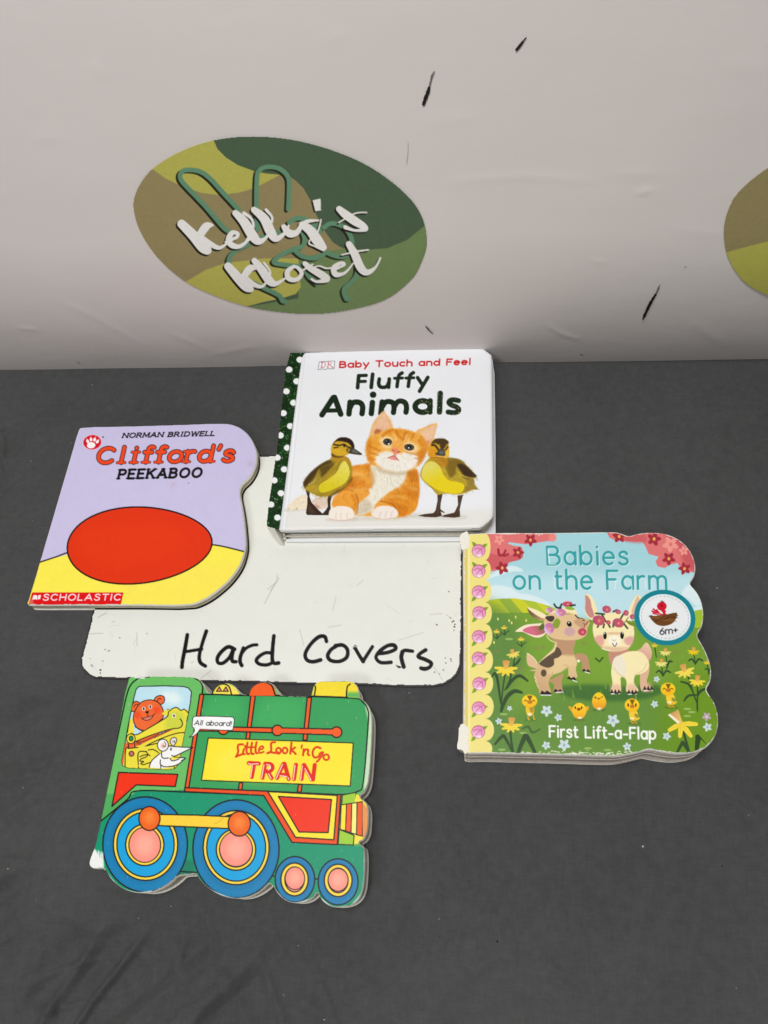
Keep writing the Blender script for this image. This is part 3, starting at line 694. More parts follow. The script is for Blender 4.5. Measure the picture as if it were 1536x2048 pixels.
def _daffodil(c, x, y, s, lean=0.0, trumpet=True, col=rgb(246, 222, 74)):
    """x, y where the petals meet; s = petal length"""
    c.nfl = getattr(c, 'nfl', 0) + 1; c.part('printed_daffodil#%d' % c.nfl)
    for a, k in ((-0.15, 1.05), (0.55, .9), (1.25, .8), (1.95, .85), (2.65, .95), (3.3, 1.05)):
        a += lean
        ex, ey = x + s * k * math.cos(a), y + s * k * .75 * math.sin(a)
        c.stroke([(x, y, s * .22), ((x + ex) / 2, (y + ey) / 2, s * .36), (ex, ey, s * .2)], None, col, smooth=False)
        c.stroke([(x, y, s * .1), (ex, ey, s * .04)], None, rgb(226, 184, 50), smooth=False, alpha=.6)
    if trumpet:
        u_ = np.array([math.sin(lean), -math.cos(lean)]); v_ = np.array([math.cos(lean), math.sin(lean)]); p = np.array([x, y])
        c.fill([p - v_ * s * .18, p + u_ * s * .8 - v_ * s * .36, p + u_ * s * .9, p + u_ * s * .8 + v_ * s * .38, p + v_ * s * .18], rgb(236, 184, 96), smooth=False, grad=(rgb(214, 158, 84), p, p + u_ * s * .8))


def _leaf(c, pts, w, col=rgb(58, 84, 48)):
    n = len(pts); ws = [w * (0.35 + 0.65 * math.sin(math.pi * (i + .6) / (n + .2))) for i in range(n)]
    c.stroke([(p[0], p[1], k) for p, k in zip(pts, ws)], None, col)


def _star(c, x, y, r_, col, n=5, a0=0.0, mid=None):
    for i in range(n):
        a = a0 + 2 * math.pi * i / n
        c.stroke([(x, y, r_ * .4), (x + r_ * .55 * math.cos(a), y + r_ * .55 * math.sin(a), r_ * .62), (x + r_ * .8 * math.cos(a), y + r_ * .8 * math.sin(a), r_ * .4)], None, col, smooth=False)
    if mid is not None: c.ell(x, y, r_ * .2, r_ * .25, mid)


def paint_farm():
    c = Canvas(922, 1060, 1444, 1518, seed=9, base=rgb(166, 214, 222)); F1 = zoom(920, 1060, 6); F2 = zoom(1180, 1060, 6); F3 = zoom(920, 1290, 6); F4 = zoom(1180, 1290, 6)
    c.o = TB
    # sky, clouds, hill, meadow
    c.fill([(0, 300), (1500, 300), (1500, 560), (0, 560)], rgb(190, 226, 234), smooth=False, blur=30)
    for pts in ([(200, 330), (270, 280), (350, 255), (410, 285), (340, 290), (240, 320)], [(200, 400), (240, 365), (330, 375), (390, 410), (460, 420), (560, 470), (520, 500), (200, 440)],
                [(1290, 420), (1345, 358), (1420, 440), (1380, 480), (1330, 440)], [(1330, 500), (1430, 480), (1430, 540), (1370, 530)]): c.fill(pts, rgb(226, 240, 242), blur=3, alpha=.85)
    hill = [(150, 462), (260, 440), (360, 437), (470, 455), (560, 482), (640, 520), (700, 560), (700, 600), (150, 600)]
    c.fill(hill, rgb(176, 196, 62), smooth=False)
    c.clip = c.mask(hill, False)
    for p in ([(200, 440), (270, 440), (370, 560), (260, 560)], [(330, 430), (400, 440), (520, 560), (440, 560)], [(470, 450), (520, 465), (620, 560), (570, 560)]): c.fill(p, rgb(204, 208, 52), smooth=False)
    c.fill([(270, 440), (330, 430), (440, 560), (370, 560)], rgb(150, 178, 66), smooth=False)
    c.clip = None
    c.fill([(100, 525), (400, 517), (620, 525), (800, 560), (1000, 560), (1370, 575), (1500, 560), (1500, 1400), (100, 1400)], rgb(122, 160, 60), smooth=False)
    c.fill([(1310, 530), (1440, 500), (1440, 580), (1370, 600)], rgb(166, 194, 58))
    c.fill([(100, 525), (330, 525), (420, 760), (330, 1000), (430, 1400), (100, 1400)], rgb(98, 138, 70), blur=40, alpha=.9)
    c.fill([(430, 1000), (900, 960), (1200, 1000), (1250, 1400), (350, 1400)], rgb(92, 134, 66), blur=45, alpha=.6)
    c.fill([(1230, 900), (1500, 900), (1500, 1400), (1150, 1400)], rgb(110, 148, 40), blur=45, alpha=.8)
    c.fill([(500, 600), (1000, 620), (1100, 800), (600, 860)], rgb(126, 168, 62), blur=40, alpha=.7)
    c.fill([(590, 940), (760, 918), (1000, 930), (1150, 920), (1180, 970), (1000, 1010), (700, 1000)], rgb(66, 108, 56), blur=10, alpha=.85)
    for _ in range(420):                                                  # grass brushwork
        x, y = c.rng.uniform(220, 1490), c.rng.uniform(540, 1310); L = c.rng.uniform(15, 60)
        c.stroke([(x, y, 5), (x + c.rng.normal(0, 4), y - L, 3)], None, np.array(rgb(120, 158, 58)) * c.rng.uniform(.72, 1.16), smooth=False, alpha=.16)
    for x, y in ((640, 1000), (690, 990), (730, 945), (840, 990), (870, 940), (1130, 960), (1150, 915), (1040, 1000)): c.stroke([(x, y, 9), (x + c.rng.normal(0, 8), y - 45, 2)], None, rgb(112, 156, 66), smooth=False)
    for x, y in ((260, 735), (400, 830), (380, 850), (480, 715), (520, 710), (750, 690), (1260, 740)): c.ell(x, y, 18, 9, rgb(142, 128, 92), alpha=.45, blur=4)
    for x, y in ((330, 665), (300, 1085), (410, 1190), (290, 1283), (880, 1285), (770, 1275), (1325, 1055), (1350, 1073), (1325, 1095)): c.ell(x, y, 22, 6, rgb(160, 190, 104), alpha=.9)
    # blossom trees
    tree = rgb(224, 120, 120)
    c.fill([(200, 60), (560, 62), (592, 90), (585, 115), (540, 118), (480, 128), (420, 136), (330, 124), (322, 132), (350, 142), (400, 150), (412, 180), (400, 215), (340, 232), (300, 262), (250, 285), (200, 290)], tree, smooth=False)
    c.fill([(210, 190), (290, 200), (400, 190), (395, 220), (330, 238), (280, 262), (220, 270)], rgb(204, 92, 98), alpha=.8)
    c.fill([(868, 50), (940, 66), (1010, 84), (1110, 60), (1250, 80), (1350, 180), (1385, 260), (1368, 292), (1300, 285), (1270, 240), (1230, 250), (1200, 268), (1160, 260), (1148, 232), (1165, 205), (1110, 190), (1092, 150), (1075, 122), (985, 120), (920, 112), (890, 98)], tree, smooth=False)
    c.fill([(1200, 80), (1280, 100), (1360, 200), (1372, 290), (1300, 230), (1280, 160)], rgb(196, 84, 92), blur=8, alpha=.7)
    c.fill([(960, 90), (1080, 80), (1090, 125), (990, 122)], rgb(198, 88, 92), blur=5, alpha=.6)
    dkf, ltf, ye = rgb(164, 52, 66), rgb(242, 156, 146), rgb(240, 176, 90)
    for x, y, r_, a in ((450, 112, 36, .3), (380, 182, 34, 0), (292, 268, 38, .6), (945, 92, 38, .9), (1140, 106, 40, 1.2), (1222, 216, 38, .3), (1310, 272, 36, .7)): _star(c, x, y, r_, dkf, 5, a, ye)
    c.stroke([(270, 165), (275, 195), (295, 195)], 14, dkf); c.stroke([(310, 170), (300, 200), (325, 190)], 12, dkf)
    for x, y, r_, a in ((275, 110, 30, .2), (1232, 136, 46, .4), (1305, 172, 28, .8)): _star(c, x, y, r_, ltf, 5, a, rgb(226, 120, 110))
    c.ell(572, 98, 22, 22, rgb(240, 140, 132), blur=3)
    # scalloped spine strip with roses
    c.part('rose_border')
    yel = rgb(240, 226, 136)
    ys = (75, 225, 335, 460, 580, 718, 850, 975, 1110, 1235, 1320)
    c.fill([(60, 60), (196, 60), (200, 1330), (60, 1330)], yel, smooth=False)
    for a, b_, x in zip(ys, ys[1:], (226, 228, 232, 234, 237, 240, 241, 244, 246, 236)):
        t = np.linspace(-math.pi / 2, math.pi / 2, 24); cy, ry = (a + b_) / 2, (b_ - a) / 2
        c.fill(np.stack([190 + (x - 190) * np.cos(t) ** .8, cy + ry * np.sin(t)], 1), yel, smooth=False)
    c.fill([(70, 60), (100, 60), (104, 1330), (76, 1330)], rgb(226, 206, 120), smooth=False, blur=4)
    c.fill([(100, 60), (108, 60), (110, 1330), (102, 1330)], rgb(248, 240, 176), smooth=False, blur=2)
    for i, (x, y) in enumerate(((160, 172), (160, 285), (160, 402), (163, 518), (161, 652), (160, 772), (163, 914), (160, 1050), (158, 1183))):
        for dx, dy, s in (((-24, -36, 1), (32, -28, 1)) if i < 2 else ((34, -22 if i != 7 else -6, 1), (-26, 38, -1))):
            c.stroke([(x, y, 8), (x + dx, y + dy, 20), (x + dx * 1.45, y + dy * 1.35, 5)], None, rgb(124, 166, 52), smooth=False)
        c.ell(x, y, 38, 37, rgb(176, 72, 112))
        c.ell(x, y + 1, 35, 34, rgb(226, 138, 178), grad=(rgb(240, 190, 222), (x + 20, y - 30), (x - 10, y + 30)))
        c.stroke([(x - 26, y - 4), (x - 6, y - 14), (x + 16, y - 4), (x + 20, y + 18)], 5, rgb(192, 92, 150), alpha=.8)
        c.stroke([(x - 14, y + 18), (x, y + 2), (x + 22, y - 16)], 4, rgb(188, 88, 146), alpha=.8)
        c.ell(x + 4, y + 28, 12, 7, rgb(248, 232, 238), alpha=.9)
    # flowers of the meadow
    c.part('')
    gl = rgb(58, 82, 50)
    c.o = F1
    for x, y, s in ((440, 1218, 36), (530, 1172, 34), (733, 1310, 38)):
        c.part(''); c.stroke([(x, y), (x + 6, y + 90)], 12, gl); _leaf(c, [(x + 6, y + 90), (x + 24, y + 60), (x + 60, y + 35)], 14, gl); _leaf(c, [(x + 6, y + 90), (x - 20, y + 70), (x - 50, y + 40)], 12, gl)
        _daffodil(c, x, y, s)
    c.part('')
    for x, y in ((455, 1068), (590, 1088), (620, 1115), (668, 1045), (795, 1085), (408, 1350)): c.ell(x, y, 9, 17, rgb(238, 226, 130))
    c.part('')
    c.o = F3
    _leaf(c, [(620, 280), (600, 420), (540, 540)], 24, gl); _leaf(c, [(640, 250), (690, 210), (720, 165)], 28, gl); _leaf(c, [(560, 520), (640, 410), (720, 370), (810, 430)], 40, gl)
    c.stroke([(540, 350), (510, 560), (490, 800)], 18, gl); _leaf(c, [(490, 700), (450, 420), (420, 340), (385, 380)], 34, gl); _leaf(c, [(495, 790), (560, 630), (650, 555), (740, 570)], 52, gl)
    c.stroke([(655, 130), (640, 260)], 16, gl)
    _daffodil(c, 640, 110, 72, -.35, True, rgb(244, 226, 110)); _daffodil(c, 552, 290, 122, .02)
    c.part('')
    c.stroke([(605, 1040), (615, 1150), (640, 1300)], 26, gl); _leaf(c, [(640, 1300), (540, 1110), (500, 1100), (420, 1190)], 40, gl); _leaf(c, [(690, 1310), (760, 1140), (800, 1100), (900, 1290)], 60, gl)
    c.part(''); _leaf(c, [(750, 1005), (820, 980), (870, 1050), (960, 1010)], 30, rgb(76, 108, 58))
    _daffodil(c, 615, 970, 118, .05)
    c.o = F4
    for x, y, s, col in ((905, 90, 60, rgb(244, 236, 150)), (855, 220, 66, rgb(244, 236, 150)), (1243, 80, 62, rgb(240, 206, 40)), (1405, 212, 36, rgb(244, 216, 40)), (775, 5, 36, rgb(238, 220, 60))):
        c.part(''); c.stroke([(x, y), (x + 20, y + 140)], 14, gl)
        if s > 60: _leaf(c, [(x + 22, y + 150), (x - 20, y + 90), (x - 60, y + 110)], 22, gl); _leaf(c, [(x + 22, y + 150), (x + 60, y + 90), (x + 110, y + 110)], 24, gl)
        _daffodil(c, x, y, s, 0.05, True, col)
    c.part('')
    _leaf(c, [(920, 280), (950, 200), (985, 200)], 26, gl); _leaf(c, [(1440, 330), (1420, 290), (1380, 290)], 20, gl)
    c.part('')
    c.stroke([(1180, 380), (1240, 580), (1285, 700), (1290, 790)], 18, gl); c.stroke([(1290, 480), (1290, 620), (1285, 760)], 18, gl)
    _leaf(c, [(1235, 560), (1180, 470), (1090, 440)], 26, gl); _leaf(c, [(1270, 600), (1180, 610), (1130, 670)], 28, gl); _leaf(c, [(1290, 610), (1330, 550), (1410, 520)], 34, gl)
    _daffodil(c, 1140, 320, 108, -.35, True, rgb(246, 228, 96)); _daffodil(c, 1285, 440, 88, .1)
    c.part('')
    c.stroke([(1120, 1040), (1160, 1180), (1190, 1290)], 30, gl); _leaf(c, [(1195, 1300), (1120, 1180), (1100, 1190), (1040, 1300)], 44, gl); c.fill([(1255, 1275), (1265, 1080), (1300, 1070), (1420, 1215), (1330, 1130), (1300, 1270)], rgb(52, 74, 40), smooth=False)
    c.part('printed_daffodil#99')
    for ex, ey, w in ((1275, 950, 60), (1210, 1090, 62), (1080, 1095, 62), (955, 1020, 62)): c.stroke([(1095, 940, 26), ((1095 + ex) / 2, (940 + ey) / 2, w), (ex, ey, w * .7)], None, rgb(246, 220, 70), smooth=False); c.stroke([(1095, 940, 12), (ex, ey, 4)], None, rgb(226, 180, 40), smooth=False, alpha=.6)
    c.fill([(1075, 950), (935, 840), (1060, 775), (1110, 930)], rgb(214, 160, 110), smooth=False, grad=(rgb(240, 200, 96), (990, 820), (1110, 900))); c.fill([(935, 840), (1060, 950), (1075, 920), (960, 825)], rgb(246, 238, 214), smooth=False)
    # small blue and white blossoms
    for o_, L in ((F3, ((595, 760, 34), (465, 915, 42), (1040, 790, 72), (1180, 870, 48), (1035, 1205, 54), (1250, 1200, 76))), (F4, ((275, 905, 80), (800, 410, 40), (775, 710, 46), (920, 1095, 52), (445, 1220, 52), (1410, 985, 56)))):
        c.o = o_
        for x, y, r_ in L: c.part('printed_blossom#%d' % (x + 3 * y)); _star(c, x, y, r_, rgb(206, 222, 224), 5, c.rng.random() * 6, rgb(150, 176, 196))
    c.o = F4; c.part('printed_blossom#0'); _star(c, 1400, 860, 56, rgb(190, 168, 178), 5, .4, rgb(230, 220, 226))
    _goats(c); _chicks(c, F3, F4)
    c.part('title_lettering'); c.o = (0, 0, 1)
    for dx, dy, w, col in ((1.1, 1.0, 5.4, rgb(206, 240, 240)), (-.3, -.3, 4.6, rgb(20, 124, 130)), (0, 0, 3.4, rgb(58, 166, 170))):  # pale offset strokes paint the highlight of the embossed letters
        c.text('Babies', (1096 + dx, 1129.5 + dy), (1256 + dx, 1129 + dy), (-1.5, -35.5), w, col, gap=.28)
        c.text('on the Farm', (1028 + dx, 1178 + dy), (1333 + dx, 1178 + dy), (-1, -36), w, col, gap=.27)
    for p in ([(1096, 1098), (1098, 1128), (1112, 1128)], [(1108, 1150), (1110, 1176)], [(1232, 1160), (1230, 1178)], [(1262, 1158), (1264, 1178)], [(1290, 1160), (1292, 1177)]): c.stroke(p, 1.6, rgb(222, 248, 248), smooth=False, alpha=.9)  # emboss highlights painted on some of the letters
    c.part('subtitle_lettering')
    c.text('First Lift-a-Flap', (1099.5, 1473.5), (1311, 1478), (-.5, -21.5), 3.9, rgb(248, 250, 244), gap=.26)
    _sticker(c, F2)
    # worn paper along the edges
    c.part(''); c.o = TB
    for _ in range(300):
        if c.rng.random() < .55: x, y = c.rng.uniform(200, 1300), 1306 + c.rng.normal(0, 7)
        elif c.rng.random() < .6: x, y = c.rng.uniform(230, 560), 72 + c.rng.normal(0, 5)
        else: x, y = c.rng.uniform(72, 84), c.rng.uniform(80, 1300)
        c.ell(x, y, c.rng.uniform(2, 11), c.rng.uniform(1.5, 4), rgb(244, 242, 228), alpha=.9)
    c.stroke([(1112, 1287), (1180, 1300), (1270, 1310), (1345, 1306)], 6, rgb(244, 244, 228)); c.stroke([(220, 72), (330, 76), (400, 70), (560, 70)], 8, rgb(246, 240, 236))
    c.fill([(70, 70), (106, 72), (108, 140), (70, 160)], rgb(244, 240, 228), smooth=False, blur=2); c.fill([(60, 1140), (92, 1150), (100, 1320), (60, 1320)], rgb(242, 240, 232), smooth=False, blur=2)
    c.stroke([(1270, 98), (1325, 142), (1360, 197), (1373, 255)], 5, rgb(240, 236, 228)); c.stroke([(1440, 960), (1480, 1018), (1501, 1090), (1499, 1160), (1478, 1220)], 5, rgb(232, 236, 204))
    c.grain(0.012); c.speckle((1, 1, 1), 160, 2, alpha=.35)
    return c


def _goats(c):
    c.o = zoom(1020, 1170, 6)
    tan, dtan, lt = rgb(228, 200, 150), rgb(190, 150, 112), rgb(246, 228, 178)
    c.part('printed_brown_goat')
    # far legs, tail
    c.fill([(770, 835), (860, 820), (930, 860), (948, 940), (960, 1010), (940, 1030), (870, 1020), (862, 930), (810, 900), (780, 880)], dtan)
    c.fill([(500, 1130), (640, 1060), (620, 1150), (630, 1250), (640, 1290), (520, 1290), (530, 1200), (450, 1140)], dtan)
    c.fill([(205, 820), (270, 860), (325, 930), (340, 1000), (310, 1030), (235, 1025), (320, 1005), (215, 960)], rgb(226, 190, 150))
    c.stroke([(205, 820), (280, 870), (330, 940)], 9, lt)
    # body
    c.fill([(560, 690), (520, 760), (430, 850), (345, 940), (310, 1020), (290, 1110), (335, 1200), (350, 1290), (370, 1310), (490, 1300), (470, 1210), (470, 1140), (520, 1080), (620, 1040), (690, 980), (700, 1080), (690, 1110), (800, 1110), (805, 1080), (790, 1010), (805, 930), (770, 860), (760, 760), (770, 640)], tan, n=5, grad=(rgb(206, 168, 126), (600, 860), (420, 1290)))
    c.fill([(490, 620), (770, 640), (765, 760), (750, 850), (640, 850), (560, 760), (550, 690)], rgb(192, 150, 116), blur=4)
    c.fill([(600, 850), (760, 850), (800, 930), (700, 990), (560, 1060), (440, 1060), (520, 960)], rgb(232, 204, 152), blur=10, alpha=.8)
    c.stroke([(440, 610), (480, 660), (556, 694)], 10, lt); c.stroke([(556, 694), (540, 770), (440, 850), (350, 930)], 8, lt)
    c.fill([(555, 745), (600, 770), (620, 830), (580, 870), (530, 890), (525, 960), (450, 992), (350, 945), (430, 870), (530, 800)], rgb(98, 82, 66))
    c.ell(404, 1056, 34, 44, rgb(98, 82, 66))
    for p in ([(295, 1100), (325, 1150)], [(305, 1150), (335, 1210)], [(325, 1200), (350, 1250)]): c.stroke([(*p[0], 10), (*p[1], 3)], None, lt, smooth=False)
    c.stroke([(640, 965), (690, 965), (700, 1000)], 6, dtan); c.stroke([(510, 1050), (510, 1110)], 6, dtan)
    hoof = rgb(46, 40, 40)
    for p in ([(360, 1310), (380, 1265), (420, 1290), (440, 1265), (500, 1300), (480, 1325), (370, 1325)], [(520, 1285), (540, 1245), (580, 1270), (600, 1250), (640, 1280), (620, 1292)], [(678, 1118), (710, 1090), (730, 1120), (770, 1100), (800, 1150), (760, 1150)], [(860, 1030), (890, 1000), (910, 1030), (940, 1010), (970, 1055), (920, 1050)]):
        c.fill(p, hoof, smooth=False)
    for x0_, y0_, x1_, y1_ in ((368, 1320, 490, 1322), (556, 1288, 632, 1284), (750, 1140, 800, 1160), (900, 1042, 955, 1056)): c.stroke([(x0_, y0_), (x1_, y1_)], 12, rgb(240, 238, 234))
    c.ell(822, 912, 17, 17, rgb(248, 246, 236))
    # ears
    c.fill([(205, 272), (260, 285), (360, 330), (440, 370), (420, 410), (380, 430), (300, 400), (240, 350)], rgb(110, 88, 66), grad=(rgb(200, 160, 120), (240, 330), (400, 420)))
    c.fill([(205, 272), (280, 285), (380, 330), (440, 370), (400, 400), (300, 350)], rgb(248, 234, 190))
    c.fill([(65, 555), (170, 485), (290, 465), (420, 470), (430, 570), (380, 620), (310, 630), (230, 600), (160, 565), (110, 560)], rgb(248, 232, 204))
    c.fill([(150, 545), (230, 500), (330, 490), (420, 500), (420, 570), (330, 605), (240, 590)], rgb(216, 112, 138), grad=(rgb(150, 110, 80), (280, 570), (400, 500)))
    # head
    c.fill([(410, 420), (470, 340), (560, 300), (680, 290), (780, 330), (840, 400), (900, 400), (960, 440), (930, 520), (920, 590), (860, 640), (780, 660), (650, 662), (520, 640), (440, 590), (410, 500)], rgb(226, 194, 148), n=5)
    c.fill([(770, 430), (850, 400), (940, 440), (900, 520), (800, 480)], rgb(196, 152, 118), blur=8, alpha=.8)
    c.fill([(480, 340), (600, 280), (760, 290), (800, 350), (640, 320)], rgb(248, 232, 180), blur=6)
    c.ell(716, 560, 66, 54, rgb(206, 164, 170), blur=6, alpha=.9)
    c.fill([(425, 380), (520, 372), (530, 410), (500, 440), (450, 425)], rgb(74, 64, 56))
    c.ell(712, 468, 28, 34, rgb(34, 30, 30), rot=-.6); c.ell(706, 452, 8, 8, (1, 1, 1)); c.stroke([(785, 362), (805, 385), (830, 398)], 14, rgb(34, 30, 30)); c.stroke([(845, 400), (880, 408), (892, 425), (870, 428)], 7, rgb(70, 44, 30)); c.stroke([(880, 462), (910, 472), (940, 440), (965, 440)], 7, rgb(90, 50, 30)); c.stroke([(900, 470), (890, 510)], 6, rgb(110, 60, 40))
    for x, y, rx, ry, a in ((470, 520, 62, 66, 0), (606, 330, 66, 46, 0), (472, 302, 42, 32, 0), (690, 228, 60, 36, 0), (868, 562, 52, 46, 0)):
        c.ell(x, y, rx, ry, rgb(206, 124, 172) if x < 660 else rgb(196, 80, 104), rot=a, grad=(rgb(226, 196, 232), (x, y), (x - rx * .6, y + ry * .5)) if x < 660 else None)
        c.ell(x + rx * .1, y + ry * .1, rx * .25, ry * .25, rgb(240, 160, 140), blur=3)
    c.stroke([(640, 205), (680, 195), (720, 205)], 7, rgb(240, 190, 200))
    for p in ([(530, 230), (560, 270), (610, 275)], [(600, 270), (620, 230)], [(720, 250), (780, 240)]): c.stroke(p, 22, rgb(56, 62, 44))
    c.fill([(660, 275), (720, 255), (780, 290), (720, 300)], rgb(146, 176, 62)); c.fill([(510, 470), (560, 400), (605, 440), (580, 510), (540, 520)], rgb(138, 164, 58)); c.stroke([(670, 350), (720, 348)], 9, rgb(150, 150, 70)); c.fill([(350, 500), (400, 460), (410, 520), (360, 540)], rgb(92, 112, 52))
    c.stroke([(1025, 880), (1075, 920), (1115, 870)], 18, rgb(58, 88, 40), smooth=False)
    # cream goat
    c.part('printed_cream_goat')
    cream = rgb(248, 234, 182); pk = rgb(214, 164, 140)
    c.fill([(910, 110), (970, 130), (1020, 220), (1050, 320), (1050, 400), (990, 420), (930, 380), (897, 300), (905, 190)], cream)
    c.fill([(908, 120), (960, 170), (980, 260), (1010, 370), (960, 390), (905, 310), (905, 200)], rgb(200, 140, 132), blur=4)
    c.fill([(1536, 120), (1480, 180), (1440, 260), (1420, 350), (1440, 400), (1560, 380), (1600, 200)], cream); c.fill([(1540, 130), (1490, 220), (1460, 330), (1500, 370), (1560, 300)], rgb(222, 186, 160), blur=4)
    # tail, body, legs
    c.fill([(1640, 690), (1700, 790), (1690, 880), (1650, 920), (1590, 890), (1520, 800), (1570, 760)], rgb(238, 206, 170), grad=(rgb(214, 160, 146), (1660, 700), (1560, 880)))
    c.fill([(1200, 770), (1420, 770), (1420, 900), (1320, 960), (1210, 950)], rgb(198, 144, 124))
    c.fill([(1560, 960), (1660, 900), (1670, 1040), (1640, 1160), (1680, 1230), (1720, 1260), (1580, 1270), (1560, 1100)], rgb(222, 182, 148))
    c.fill([(1240, 900), (1320, 840), (1420, 800), (1540, 795), (1620, 840), (1665, 930), (1650, 1020), (1560, 1070), (1500, 1090), (1490, 1180), (1540, 1270), (1400, 1280), (1400, 1180), (1380, 1120), (1330, 1110), (1330, 1200), (1320, 1280), (1210, 1290), (1230, 1180), (1215, 1050)], cream, n=5)
    c.fill([(1240, 900), (1290, 850), (1350, 860), (1385, 960), (1380, 1100), (1300, 1060), (1245, 990)], rgb(240, 232, 210), blur=3)
    c.stroke([(1245, 990), (1300, 1065), (1375, 1105)], 7, rgb(206, 176, 150), alpha=.8); c.stroke([(1490, 1080), (1600, 1020), (1640, 940)], 7, rgb(206, 170, 140), alpha=.7)
    for x, y in ((1265, 1200), (1460, 1200), (1640, 1180)): c.fill([(x - 50, y), (x + 50, y), (x + 60, y + 90), (x - 50, y + 90)], rgb(226, 180, 150), blur=14, alpha=.7)
    for x, y in ((1265, 1280), (1470, 1285), (1660, 1240)):
        for k in (-1, 0, 1): c.fill([(x + k * 42 - 26, y + 25), (x + k * 42 - 2, y - 32), (x + k * 42 + 26, y + 22)], hoof, smooth=False)
        c.stroke([(x - 50, y + 26), (x - 14, y + 24)], 13, rgb(236, 236, 230)); c.stroke([(x + 42, y + 24), (x + 50, y + 22)], 11, rgb(236, 236, 230))
    c.fill([(1000, 470), (1060, 380), (1160, 340), (1280, 335), (1400, 370), (1470, 450), (1490, 560), (1478, 660), (1420, 760), (1300, 795), (1180, 790), (1090, 740), (1020, 650), (995, 560)], cream)
    c.fill([(1010, 640), (1100, 600), (1130, 680), (1090, 740)], rgb(226, 160, 150), blur=8, alpha=.85); c.fill([(1370, 640), (1480, 620), (1460, 720), (1390, 710)], rgb(222, 160, 158), blur=8, alpha=.85)
    c.fill([(1090, 740), (1200, 790), (1320, 795), (1430, 750), (1300, 745)], rgb(226, 186, 150), blur=8, alpha=.8)
    c.fill([(1180, 640), (1250, 600), (1320, 640), (1320, 710), (1250, 740), (1180, 700)], rgb(250, 244, 222), blur=8)
    c.fill([(1180, 570), (1320, 570), (1320, 592), (1180, 592)], rgb(224, 178, 140), blur=5, alpha=.8)
    c.ell(1140, 608, 22, 44, rgb(30, 26, 26)); c.ell(1345, 604, 22, 44, rgb(30, 26, 26)); c.ell(1136, 580, 7, 8, (1, 1, 1)); c.ell(1350, 576, 7, 8, (1, 1, 1))
    c.stroke([(1228, 655), (1250, 672), (1272, 655)], 7, rgb(196, 160, 130)); c.stroke([(1230, 700), (1246, 730), (1264, 734), (1282, 696)], 9, rgb(60, 26, 34))
    c.stroke([(1100, 760), (1150, 780), (1200, 785)], 8, rgb(252, 248, 230))
    for p in ([(1030, 340), (1130, 350)], [(1100, 350), (1150, 440)], [(1240, 320), (1280, 300)], [(1360, 350), (1330, 400)], [(1130, 470), (1120, 510)], [(1180, 470), (1200, 505)], [(1240, 460), (1238, 500)], [(1370, 470), (1410, 520)], [(1060, 490), (1050, 505)]): c.stroke(p, 22, rgb(70, 80, 48))
    c.fill([(1390, 430), (1460, 440), (1530, 500), (1440, 480)], rgb(118, 140, 56)); c.stroke([(1370, 460), (1420, 390)], 8, rgb(60, 44, 36))
    for x, y, rx, ry in ((1065, 425, 74, 60), (1160, 292, 54, 44), (1298, 322, 34, 28), (1392, 335, 34, 34), (1300, 455, 70, 54), (1180, 448, 30, 26), (1470, 380, 34, 30)):
        c.ell(x, y, rx, ry, rgb(178, 84, 120), rot=.3, grad=(rgb(196, 92, 108), (x - rx, y), (x + rx * .5, y)))
        c.ell(x + 4, y + 4, rx * .24, ry * .3, rgb(238, 140, 110), blur=3)


